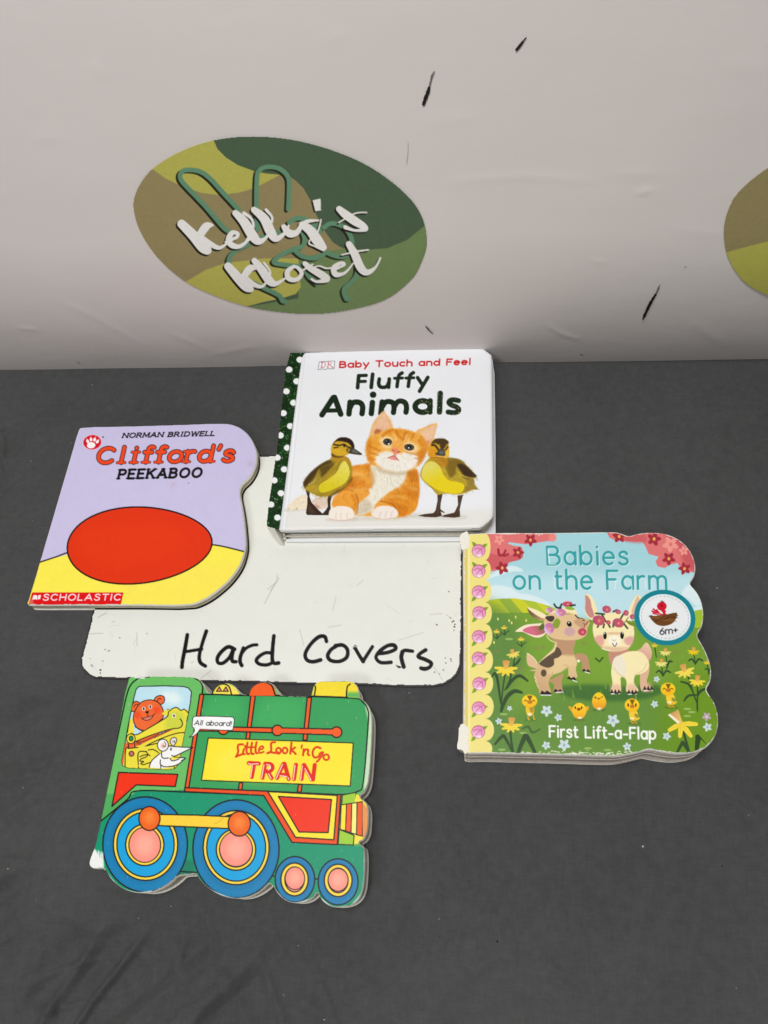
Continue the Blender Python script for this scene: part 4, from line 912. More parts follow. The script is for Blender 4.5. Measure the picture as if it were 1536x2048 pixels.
def _chicks(c, F3, F4):
    c.part('printed_chick#1')
    ye, dk = rgb(250, 208, 44), rgb(128, 96, 40)
    def head(x, y, rx, ry, shut):
        c.ell(x, y, rx, ry, ye, grad=(rgb(244, 184, 40), (x, y - ry * .3), (x, y + ry)))
        c.fill([(x - rx * .35, y - ry * .85), (x + rx * .4, y - ry * .85), (x + rx * .05, y + ry * .1)], dk, smooth=False)
        c.fill([(x - rx * .3, y + ry * .2), (x + rx * .02, y - ry * .15), (x + rx * .4, y + ry * .25), (x, y + ry * .45)], rgb(196, 120, 40))
        for s in (-1, 1):
            if shut: c.stroke([(x + s * rx * .5 - 18, y + 2), (x + s * rx * .5, y - 12), (x + s * rx * .5 + 18, y + 4)], 8, rgb(60, 34, 20))
            else: c.ell(x + s * rx * .52, y - 2, 9, 22, rgb(50, 28, 20))
    c.o = F3
    c.ell(850, 900, 80, 14, rgb(76, 112, 52), alpha=.6, blur=5)
    c.fill([(800, 730), (880, 740), (886, 810), (850, 850), (810, 840), (790, 790)], rgb(240, 198, 52)); c.fill([(830, 740), (880, 745), (880, 800), (850, 810)], rgb(160, 130, 50), blur=5, alpha=.8); c.ell(835, 832, 26, 16, rgb(250, 240, 220), blur=3)
    for x, y in ((820, 890), (885, 885)): c.stroke([(x - 4, 840), (x, y), (x + 16, y + 6)], 12, rgb(236, 180, 40))
    head(835, 672, 92, 78, True)
    c.part('printed_chick#2')
    c.fill([(1300, 735), (1370, 760), (1360, 820), (1330, 790)], rgb(232, 168, 44)); c.fill([(1540, 730), (1490, 760), (1500, 800), (1540, 780)], rgb(232, 168, 44))
    c.ell(1430, 900, 80, 14, rgb(76, 112, 52), alpha=.6, blur=5)
    c.ell(1432, 790, 84, 96, ye, grad=(rgb(244, 170, 38), (1432, 740), (1432, 880))); c.ell(1440, 874, 24, 12, rgb(250, 236, 220), blur=2)
    for x in (1384, 1460): c.ell(x, 752, 9, 17, rgb(50, 28, 20))
    c.fill([(1400, 770), (1424, 752), (1452, 770), (1424, 790)], rgb(150, 76, 30))
    for x in (1410, 1450): c.stroke([(x, 885), (x - 4, 915)], 6, rgb(180, 120, 60))
    c.o = F4
    c.part('printed_chick#3')
    c.ell(110, 780, 84, 16, rgb(70, 106, 44), alpha=.6, blur=5)
    c.fill([(104, 568), (160, 600), (195, 680), (170, 750), (104, 780), (45, 745), (25, 670), (50, 600)], ye, grad=(rgb(240, 156, 40), (110, 620), (110, 760))); c.ell(112, 765, 30, 15, rgb(246, 236, 206), blur=2)
    c.stroke([(52, 632), (75, 640)], 8, rgb(60, 34, 20)); c.stroke([(76, 630), (60, 618)], 7, rgb(60, 34, 20)); c.stroke([(130, 632), (152, 618)], 8, rgb(60, 34, 20)); c.fill([(90, 640), (104, 632), (120, 640), (104, 658)], rgb(170, 90, 40))
    for x in (92, 128): c.stroke([(x, 765), (x, 795)], 8, rgb(150, 150, 110))
    for (x, y, rx, ry, shut) in ((504, 722, 88, 80, False), (936, 530, 88, 78, True)):
        c.part('printed_chick#%d' % x); bx, by = x + (16 if not shut else 30), y + 120
        c.ell(bx + 10, by + 100, 90, 14, rgb(70, 106, 44), alpha=.6, blur=5)
        c.fill([(bx - 44, by - 60), (bx + 30, by - 60), (bx + 70, by + 20), (bx + 76, by + 40), (bx + 30, by + 66), (bx - 30, by + 60), (bx - 50, by)], rgb(246, 204, 60)); c.fill([(bx + 20, by - 20), (bx + 70, by + 6), (bx + 50, by + 34), (bx + 16, by + 10)], rgb(120, 130, 60), blur=4, alpha=.8); c.ell(bx - 14, by + 40, 26, 16, rgb(250, 236, 190), blur=4)
        for k in (-18, 22): c.stroke([(bx + k, by + 50), (bx + k - 4, by + 86), (bx + k + 24, by + 96)], 12, rgb(226, 152, 50))
        head(x, y, rx, ry, shut)


def _sticker(c, F2):
    c.part('round_sticker'); c.o = F2
    c.ell(898, 1050, 372, 330, rgb(0, 132, 146), rot=.32)
    c.ell(900, 1048, 312, 275, rgb(226, 244, 246), rot=.32); c.ell(900, 1048, 302, 265, rgb(233, 236, 238), rot=.32)
    t = np.linspace(0, 2 * math.pi, 73); cs, sn = math.cos(.32), math.sin(.32)
    for i in range(0, 72, 2):
        q = [(900 + cs * 286 * math.cos(a) - sn * 250 * math.sin(a), 1048 + sn * 286 * math.cos(a) + cs * 250 * math.sin(a)) for a in (t[i], t[i + 1])]
        c.stroke(q, 6, rgb(168, 172, 170), smooth=False)
    red = rgb(206, 24, 52)
    for a, b_ in (((860, 1010), (745, 975)), ((855, 1015), (760, 950)), ((850, 1020), (800, 960)), ((830, 1020), (760, 1000))): c.stroke([(*a, 10), (*b_, 20)], None, red, smooth=False)
    c.fill([(850, 960), (910, 965), (905, 1000), (935, 1020), (850, 1030), (875, 1000)], red); c.ell(862, 915, 58, 54, red); c.ell(860, 908, 11, 11, rgb(70, 10, 26))
    for e in ((848, 850), (868, 846), (888, 856)): c.stroke([(870, 872), e], 7, rgb(60, 20, 30), smooth=False)
    c.stroke([(708, 1035), (740, 1025)], 10, rgb(60, 40, 28)); c.stroke([(1010, 1040), (1056, 1026)], 9, rgb(140, 90, 60))
    c.fill([(718, 1040), (800, 1028), (930, 1010), (1036, 992), (1042, 1040), (1000, 1110), (930, 1145), (850, 1150), (780, 1120)], rgb(112, 72, 40))
    for i in range(16):
        x, y = 740 + 17 * i, 1050 + 45 * math.sin(i * 1.7) ** 2
        c.stroke([(x, y), (x + 60, y - 18 + 20 * math.sin(i))], 7, rgb(76, 46, 28) if i % 2 else rgb(150, 102, 60), alpha=.8)
    c.text('6m+', (842, 1256), (1050, 1232), (-4, -72), 13, rgb(34, 32, 36), gap=.2)


TT = zoom(170, 1330, 2.56)
OUT_ENGINE = [(222, 70), (232, 60), (300, 57), (420, 57), (545, 60), (575, 68), (597, 85), (612, 110), (622, 130), (642, 142), (660, 120), (690, 97), (725, 90), (756, 100), (782, 125), (795, 143), (835, 147), (846, 122), (868, 99), (900, 87), (935, 86), (965, 100), (985, 125), (1000, 150), (1090, 157), (1152, 157), (1162, 130), (1172, 100), (1195, 84), (1260, 81), (1340, 80), (1372, 87), (1393, 105), (1404, 135), (1407, 166),
              (1432, 185), (1455, 215), (1468, 256), (1470, 330), (1466, 420), (1458, 540), (1448, 610), (1430, 648), (1410, 668), (1412, 682), (1436, 700), (1450, 735), (1450, 800), (1443, 860), (1425, 893), (1405, 906), (1408, 918), (1426, 935), (1432, 970), (1430, 1080), (1422, 1150), (1404, 1195), (1370, 1225), (1320, 1240), (1265, 1238), (1222, 1215), (1198, 1182), (1188, 1165), (1168, 1188), (1130, 1212), (1080, 1220), (1025, 1205), (985, 1170), (958, 1128), (940, 1120),
              (918, 1140), (880, 1168), (830, 1190), (770, 1196), (700, 1182), (640, 1150), (590, 1105), (562, 1068), (530, 1074), (475, 1080), (450, 1102), (410, 1132), (350, 1160), (290, 1168), (230, 1160), (170, 1132), (128, 1092), (104, 1052), (95, 1042), (40, 1042), (24, 1030), (20, 1010), (30, 975), (48, 930), (80, 790), (150, 430)]


def paint_engine():
    c = Canvas(176, 1350, 748, 1820, seed=13, base=rgb(84, 172, 96)); c.o = TT
    O, RO, Y, TEAL, G, LG = rgb(242, 96, 42), rgb(240, 58, 12), rgb(250, 228, 62), rgb(0, 150, 112), rgb(62, 160, 94), rgb(110, 190, 104)
    L = lambda p, w=7, **k: c.stroke(p, w, BLACK, **k)
    # cab and boiler
    c.fill([(150, 0), (640, 0), (640, 200), (500, 660), (60, 660), (60, 300)], LG, smooth=False)
    c.fill([(600, 100), (1480, 100), (1480, 700), (500, 660)], rgb(92, 178, 96), smooth=False)
    c.fill([(606, 150), (900, 157), (1370, 170), (1425, 188), (1450, 230), (1450, 300), (1425, 600), (1400, 645), (1340, 662), (930, 648), (512, 628)], G, smooth=False)
    c.fill([(640, 170), (800, 180), (780, 300), (620, 300)], rgb(76, 180, 100), blur=25, alpha=.6); c.fill([(900, 180), (1100, 180), (1080, 320), (880, 320)], rgb(76, 180, 100), blur=25, alpha=.6)
    c.fill([(1430, 190), (1475, 230), (1475, 600), (1430, 650), (1425, 600), (1452, 300)], rgb(196, 226, 186), smooth=False, blur=3)
    c.fill([(265, 645), (512, 640), (915, 668), (1060, 910), (1300, 920), (1440, 932), (1440, 1260), (60, 1260), (20, 1000), (78, 800)], TEAL, smooth=False)
    c.fill([(500, 1000), (560, 1000), (560, 1100), (460, 1090)], rgb(0, 128, 100), smooth=False, blur=6)
    L([(1400, 646), (1425, 600), (1450, 300), (1448, 230), (1420, 188), (1370, 170), (1100, 160), (606, 150)]); L([(1400, 646), (1340, 662), (1200, 660), (930, 648)])
    L([(80, 800), (215, 690), (265, 645), (505, 650), (930, 668)]); L([(470, 1056), (570, 1062)]); L([(945, 1080), (980, 1082)]); L([(1170, 1095), (1195, 1095)])
    # straps
    for p in ([(588, 150), (608, 150), (531, 632), (512, 630)], [(849, 157), (872, 157), (842, 380), (824, 378)], [(1138, 166), (1160, 166), (1136, 386), (1116, 384)], [(790, 603), (808, 603), (803, 640), (785, 638)], [(1093, 612), (1112, 612), (1106, 652), (1087, 650)]): c.fill(p, O, smooth=False, line=BLACK, lw=6.5)
    rod = [(760, 318), (960, 322), (1275, 328), (1275, 358), (960, 347), (755, 340), (580, 338), (588, 314)]
    c.fill(rod, O, smooth=False, line=BLACK, lw=6.5)
    for x, y, r_ in ((985, 335, 27), (1288, 344, 27), (708, 330, 26)): c.ell(x, y, r_, r_, O, line=BLACK, lw=6.5)
    c.fill([(962, 324), (1275, 331), (1275, 355), (962, 345)], O, smooth=False)
    # footplate band and firebox
    c.fill([(512, 628), (935, 646), (1310, 664), (1292, 920), (1060, 908), (915, 668), (508, 648)], rgb(236, 84, 30), smooth=False, line=BLACK, lw=6.5)
    c.fill([(936, 648), (1292, 668), (1274, 895), (1078, 882)], Y, smooth=False, line=BLACK, lw=6.5)
    c.fill([(990, 673), (1262, 689), (1245, 858), (1096, 855)], RO, smooth=False, line=BLACK, lw=6.5)
    c.fill([(1318, 666), (1388, 652), (1384, 712), (1314, 716)], rgb(160, 206, 62), smooth=False, line=BLACK, lw=5)
    c.fill([(1388, 660), (1440, 690), (1460, 760), (1450, 880), (1400, 915), (1375, 918), (1380, 700)], rgb(248, 226, 70), smooth=False)
    c.fill([(1302, 842), (1378, 872), (1374, 922), (1296, 918)], rgb(160, 206, 62), smooth=False, line=BLACK, lw=5)
    for i, col in enumerate((Y, O, rgb(252, 240, 130), rgb(240, 92, 30))):
        x0 = 1312 + i * 27; x1 = x0 + 27
        c.fill([(x0, 716 - i * 4), (x1, 712 - i * 4), (x1 + 1, 850 + i * 9), (x0 - 6 + i, 842 + i * 9)], col, smooth=False, line=BLACK, lw=5)
    c.fill([(1420, 700), (1450, 740), (1445, 860), (1424, 888), (1420, 800)], rgb(232, 150, 90), smooth=False, blur=3)
    # orange cab panel
    c.fill([(172, 550), (475, 560), (462, 622), (262, 614), (138, 724)], RO, smooth=False, line=BLACK, lw=6.5)
    L([(76, 802), (100, 690), (190, 260), (215, 150), (236, 100), (275, 68), (330, 60)]); L([(560, 66), (590, 85), (602, 112), (600, 150)])
    L([(30, 985), (80, 780), (150, 430)], 3)
    # domes, chimney
    c.fill([(650, 152), (662, 122), (690, 98), (730, 94), (770, 115), (792, 150)], rgb(246, 226, 90), smooth=False); L([(650, 150), (662, 124), (686, 102), (715, 98), (738, 112), (750, 150)]); L([(650, 150), (840, 157)])
    for x in (690, 724): c.fill([(x - 18, 135), (x - 2, 112), (x + 10, 135)], rgb(216, 140, 110), smooth=False, line=BLACK, lw=5)
    c.fill([(838, 157), (850, 115), (885, 90), (925, 88), (965, 105), (985, 157)], O, smooth=False); L([(838, 155), (850, 118), (885, 92), (920, 88), (955, 105), (972, 150)]); c.fill([(985, 157), (968, 112), (1000, 150)], rgb(110, 190, 110), smooth=False, blur=3)
    c.fill([(1160, 160), (1172, 110), (1190, 86), (1370, 84), (1398, 110), (1400, 168)], rgb(244, 220, 58), smooth=False); c.fill([(1340, 140), (1404, 140), (1404, 170), (1340, 166)], rgb(96, 182, 96), smooth=False, blur=6)
    L([(1174, 160), (1180, 115), (1172, 104)]); L([(1338, 164), (1343, 112), (1358, 98)]); L([(975, 155), (1180, 160), (1345, 166)])
    def wheel(cx, cy, rx, ry, rings, hub):
        c.part('printed_wheel#%d' % cx); c.ell(cx, cy, rx, ry, rgb(0, 122, 172), line=BLACK, lw=7)
        c.ring(cx, cy, rx * .9, ry * .9, rx * .13, rgb(10, 140, 196), alpha=.35, soft=4)
        for i, (x, y, a, b_, w, inner) in enumerate(rings):
            c.ell(x, y, a, b_, rgb(250, 216, 78), line=BLACK, lw=7); c.ell(x, y, a - w, b_ - w, inner, line=BLACK, lw=6.5)
        x, y, a, b_ = hub
        c.ell(x, y, a, b_, rgb(250, 150, 134), line=BLACK, lw=4.5); c.ell(x, y, a * .6, b_ * .6, rgb(252, 176, 156), blur=a * .22, alpha=.9)
    ib = rgb(0, 164, 222)
    wheel(308, 919, 217, 244, [(310, 919, 165, 184, 18, ib), (306, 921, 98, 106, 17, rgb(250, 150, 134))], (306, 921, 81, 90))
    wheel(773, 942, 221, 252, [(774, 935, 169, 190, 18, ib), (773, 945, 101, 106, 17, rgb(250, 150, 134))], (773, 942, 84, 90))
    wheel(1075, 1098, 101, 117, [(1073, 1098, 70, 84, 20, rgb(250, 150, 134))], (1075, 1092, 50, 58)); wheel(1296, 1110, 102, 118, [(1296, 1103, 71, 83, 20, rgb(250, 150, 134))], (1296, 1100, 51, 58))
    c.part('coupling_rod')
    c.fill([(370, 765), (560, 768), (750, 777), (742, 838), (560, 830), (370, 822)], rgb(250, 210, 66), smooth=False, line=BLACK, lw=6.5)
    for x, y, a, b_ in ((330, 786, 54, 61), (790, 813, 57, 63)): c.ell(x, y, a, b_, rgb(240, 106, 40), line=BLACK, lw=6.5); c.ell(x, y - 5, a * .5, b_ * .5, rgb(248, 140, 62), blur=12, alpha=.9)
    c.part('cab_window'); c.o = zoom(230, 1350, 6)
    win = [(290, 137), (600, 130), (820, 138), (880, 155), (917, 200), (905, 330), (880, 460), (800, 860), (780, 1000), (760, 1070), (715, 1120), (640, 1133), (400, 1124), (160, 1114), (95, 1090), (80, 1030), (110, 880), (160, 600), (230, 260), (255, 170)]
    c.fill(win, rgb(190, 226, 238), smooth=False, line=BLACK, lw=11); c.clip = c.mask(win, False)
    c.fill([(560, 200), (760, 220), (780, 340), (600, 330)], rgb(224, 240, 240), blur=30)
    c.part('printed_bear')
    l = lambda p, w=11.5, **k: c.stroke(p, w, BLACK, **k)
    brn = rgb(236, 108, 58)
    c.fill([(80, 840), (160, 800), (400, 640), (580, 520), (540, 700), (330, 830), (160, 1000), (120, 1110), (70, 1100)], rgb(232, 104, 56), smooth=False)
    for p in ([(225, 440), (190, 420), (215, 340), (250, 315), (290, 330), (300, 370), (260, 420)], [(470, 310), (490, 265), (545, 245), (590, 265), (590, 320), (560, 350), (520, 340)]): c.fill(p, brn, line=BLACK, lw=10)
    c.fill([(300, 340), (350, 310), (420, 298), (480, 310), (530, 340), (570, 400), (582, 460), (570, 520), (500, 580), (420, 640), (340, 670), (270, 640), (230, 580), (220, 500), (250, 410)], brn, line=BLACK, lw=10)
    c.ell(270, 480, 42, 42, rgb(240, 74, 40), blur=12, alpha=.8); c.ell(500, 420, 42, 42, rgb(240, 74, 40), blur=12, alpha=.8)
    l([(225, 380), (250, 350), (275, 355)], 8); l([(505, 315), (530, 280), (555, 290)], 8)
    for x, y in ((344, 405), (424, 382)): c.ell(x, y, 20, 24, rgb(244, 236, 220)); c.ell(x, y, 11, 18, BLACK)
    c.fill([(362, 445), (385, 432), (412, 440), (385, 462)], BLACK); l([(390, 460), (395, 500)], 8); l([(318, 512), (345, 525), (400, 505), (450, 490), (475, 465)], 9); c.fill([(335, 520), (450, 490), (430, 525), (380, 545), (345, 535)], rgb(222, 128, 110), line=BLACK, lw=7); l([(240, 620), (290, 650), (330, 665)])
    c.part('printed_crocodile')
    cy = rgb(236, 222, 70)
    c.fill([(120, 900), (300, 840), (560, 700), (860, 560), (840, 900), (780, 1150), (90, 1150)], cy, smooth=False)
    c.fill([(170, 540), (212, 520), (220, 620), (235, 690), (160, 720), (140, 690)], cy, smooth=False); l([(172, 540), (150, 690)]); l([(590, 450), (640, 410), (620, 480)])
    c.fill([(560, 470), (600, 420), (660, 410), (640, 500)], cy, smooth=False)
    c.fill([(130, 760), (155, 715), (200, 700), (260, 715), (400, 640), (560, 540), (620, 500), (650, 430), (700, 395), (740, 390), (790, 420), (860, 415), (880, 450), (850, 560), (830, 690), (800, 860), (720, 860), (780, 690), (600, 740), (420, 820), (270, 905), (245, 880), (420, 780), (700, 650), (560, 680), (380, 740), (240, 800), (190, 825), (140, 805)], cy, n=4)
    c.fill([(600, 620), (650, 470), (720, 440), (820, 480), (800, 620), (700, 650)], rgb(198, 210, 74), blur=20, alpha=.8)
    c.fill([(300, 800), (480, 730), (640, 660), (700, 655), (540, 730), (400, 790), (320, 830)], rgb(220, 100, 60), smooth=False)
    l([(200, 700), (260, 715), (400, 640), (560, 545), (630, 495), (645, 440), (700, 398), (745, 392), (790, 425), (830, 410), (880, 455)]); l([(240, 800), (400, 735), (560, 680), (690, 645), (770, 635), (808, 600), (800, 550), (780, 528)]); l([(245, 870), (270, 905), (440, 815), (600, 745), (740, 700), (835, 690)])
    l([(250, 800), (330, 800), (420, 760), (560, 700), (650, 660)], 6); c.ring(190, 765, 52, 58, 10, BLACK); c.ell(193, 762, 24, 30, rgb(40, 146, 100), line=BLACK, lw=9)
    for x, y in ((480, 740), (510, 725), (560, 700), (600, 680), (635, 665), (270, 820), (300, 825)): c.fill([(x - 10, y + 8), (x, y - 14), (x + 12, y + 6)], rgb(250, 250, 240), smooth=False, line=BLACK, lw=6.5)
    c.ell(708, 488, 22, 26, rgb(246, 240, 220)); c.ell(708, 490, 11, 17, BLACK)
    c.fill([(130, 885), (280, 870), (520, 830), (520, 930), (440, 1120), (120, 1110)], cy, smooth=False); l([(120, 1100), (130, 890), (180, 880), (275, 870)]); l([(280, 1080), (282, 930), (375, 920)]); l([(280, 1100), (285, 1125)]); l([(160, 830), (165, 885)]); l([(235, 820), (240, 870)])
    c.ell(198, 945, 30, 30, rgb(196, 110, 110), line=BLACK, lw=10); l([(300, 980), (350, 960), (395, 960), (360, 990), (325, 1000), (300, 1030), (345, 1040), (310, 1060), (340, 1075), (420, 1050)]); l([(375, 915), (390, 945), (420, 970)]); l([(400, 900), (460, 895), (520, 930)]); l([(380, 850), (500, 820)])
    c.clip = None
    c.part('printed_mouse')
    wht = rgb(244, 244, 242)
    c.fill([(660, 800), (680, 760), (720, 750), (742, 780), (720, 830), (690, 850)], rgb(230, 220, 220), line=BLACK, lw=9)
    c.fill([(410, 1110), (440, 1040), (520, 950), (580, 930), (650, 1000), (750, 1040), (740, 1080), (650, 1110), (550, 1120)], wht, smooth=False)
    c.fill([(565, 900), (650, 860), (760, 862), (920, 870), (840, 915), (700, 975), (640, 1000), (580, 990)], wht, smooth=False)
    c.fill([(570, 1000), (680, 1030), (760, 1000), (830, 990), (840, 1010), (790, 1055), (680, 1090), (600, 1100), (550, 1060)], wht, smooth=False)
    c.ell(575, 842, 66, 72, wht, line=BLACK, lw=10); c.ell(578, 850, 30, 34, rgb(240, 190, 176), blur=6); l([(590, 800), (612, 830), (600, 860), (575, 850)], 7); l([(690, 800), (715, 790), (715, 815)], 7)
    l([(640, 850), (760, 862), (920, 870)]); l([(925, 875), (840, 915), (720, 972), (680, 965)]); c.ell(926, 872, 12, 10, BLACK); c.ell(672, 890, 10, 20, BLACK, rot=.2); l([(560, 925), (562, 980), (590, 1000), (640, 995)]); l([(410, 1110), (440, 1030), (540, 940)]); l([(545, 1020), (545, 1070), (590, 1100), (680, 1095), (760, 1070), (830, 1010)]); l([(660, 1000), (690, 1030), (760, 1010), (780, 990), (845, 1000), (800, 1025)]); l([(690, 970), (720, 985), (770, 985)], 7)
    l([(550, 1080), (550, 1120)]); l([(710, 1100), (715, 1120)])
    c.part('speech_bubble')
    bub = [(955, 497), (1100, 493), (1300, 500), (1415, 505), (1432, 530), (1425, 600), (1412, 660), (1385, 665), (1200, 658), (1020, 650), (985, 700), (940, 735), (890, 748), (930, 715), (955, 670), (950, 640), (925, 620), (930, 560), (935, 510)]
    c.fill(bub, rgb(248, 248, 248), smooth=False, line=BLACK, lw=8)
    c.text('All aboard!', (952, 599), (1390, 612), (14, -54), 8.5, BLACK, gap=.22)
    c.o = zoom(376, 1420, 4)
    c.part('name_panel')
    c.fill([(162, 224), (1322, 264), (1298, 608), (108, 562)], rgb(251, 230, 58), smooth=False, line=BLACK, lw=8)
    c.fill([(300, 300), (800, 300), (760, 540), (280, 520)], rgb(253, 234, 84), blur=40, alpha=.6)
    c.part('title_lettering')
    r1 = rgb(222, 64, 30)
    S = lambda p, w=17: c.stroke(p, w, r1, smooth=len(p) > 2)
    S([(440, 275), (405, 278), (398, 300), (402, 330), (392, 360), (384, 374), (400, 366), (440, 352)]); S([(448, 312), (440, 345), (452, 354)]); S([(455, 287), (457, 288)], 15)
    for x in (476, 512): S([(x, 262), (x - 8, 320), (x - 2, 350), (x + 14, 350)]); S([(x - 18, 300), (x + 16, 297)], 14)
    S([(548, 258), (540, 310), (544, 342), (556, 346)]); S([(572, 318), (600, 308), (598, 290), (578, 296), (566, 322), (576, 344), (606, 334)], 14)
    S([(696, 258), (668, 262), (664, 290), (666, 320), (652, 340), (634, 346), (660, 338), (700, 344), (722, 338)]); 
    for x in (748, 800): c.ring(x - 30 + 6, 326 - (x - 748) * .04, 19, 23, 16, r1)
    S([(828, 262), (818, 350)]); S([(856, 300), (826, 324), (842, 332), (862, 352)])
    S([(912, 282), (906, 304)], 14); S([(926, 314), (920, 362)]); S([(924, 336), (944, 316), (962, 322), (958, 352), (970, 362)])
    S([(1060, 306), (1030, 296), (1002, 320), (998, 356), (1014, 380), (1044, 372), (1058, 346), (1080, 340), (1066, 370), (1046, 400), (1030, 414)]); c.ring(1106, 378, 22, 22, 16, r1)
    T = [[(486, 424), (566, 428)], [(528, 436), (510, 536)], [(616, 436), (596, 542)], [(618, 430), (660, 434), (676, 456), (660, 486), (614, 488)], [(640, 496), (668, 544)], [(762, 432), (712, 544)], [(772, 430), (806, 552)], [(738, 518), (796, 520)], [(864, 438), (848, 552)], [(924, 442), (908, 552)], [(930, 440), (990, 556)], [(1014, 440), (1000, 556)]]
    for p in T: c.stroke(p, 33, rgb(226, 46, 16), smooth=len(p) > 3)
    for p in ([(482, 426), (496, 434), (562, 430)], [(516, 444), (500, 538)], [(608, 438), (588, 546)], [(628, 436), (656, 442), (660, 466), (640, 480)], [(644, 510), (664, 548)], [(756, 434), (704, 550)], [(736, 526), (790, 532)], [(800, 540), (806, 556)], [(856, 442), (842, 556)], [(914, 446), (900, 560)], [(936, 470), (984, 562)]): c.stroke(p, 7, rgb(250, 238, 232), smooth=False)
    c.part(''); c.o = TT
    wr = rgb(238, 240, 236)
    c.fill([(20, 1060), (20, 985), (46, 935), (56, 950), (70, 985), (84, 990), (96, 1000), (98, 1060)], wr, smooth=False, blur=2)
    for _ in range(40): x = c.rng.uniform(38, 92); c.stroke([(x, 1000, 6), (x + c.rng.normal(0, 4), 985 - c.rng.uniform(0, 40), 2)], None, wr, smooth=False, alpha=.8)
    for p, w in (([(255, 62), (300, 66), (300, 60)], 9), ([(100, 1050), (170, 1134), (260, 1166), (340, 1160)], 9), ([(570, 1085), (640, 1150), (760, 1196), (850, 1185)], 7), ([(965, 1140), (1025, 1205), (1080, 1218), (1150, 1200)], 6), ([(1195, 1185), (1265, 1238), (1340, 1236)], 8), ([(1432, 960), (1430, 1080), (1415, 1170), (1370, 1225)], 9), ([(1470, 250), (1470, 330), (1458, 540), (1445, 610)], 7), ([(30, 980), (80, 780)], 4)): c.stroke(p, w, wr, alpha=.9)
    for _ in range(90): x, y = c.rng.uniform(60, 1440), c.rng.uniform(80, 1200); c.stroke([(x, y - 5), (x, y + 5)], 3, rgb(240, 240, 236), smooth=False, alpha=.35)
    c.stroke([(660, 815), (690, 800), (715, 770)], 3, rgb(190, 140, 60), alpha=.7)
    c.grain(0.012); c.grain(.008, 4)
    return c


TG = zoom(250, 260, 2.4774)


def ellipse_outline():
    pts = [(43, 385), (62, 290), (135, 190), (270, 105), (440, 47), (640, 28), (860, 50), (1080, 115), (1250, 200), (1400, 320), (1475, 430), (1497, 555), (1470, 655), (1420, 740), (1290, 840), (1100, 893), (930, 910), (760, 900), (600, 872), (440, 818), (300, 750), (170, 640), (80, 510)]
    return smooth_pts(pts, True, 8)


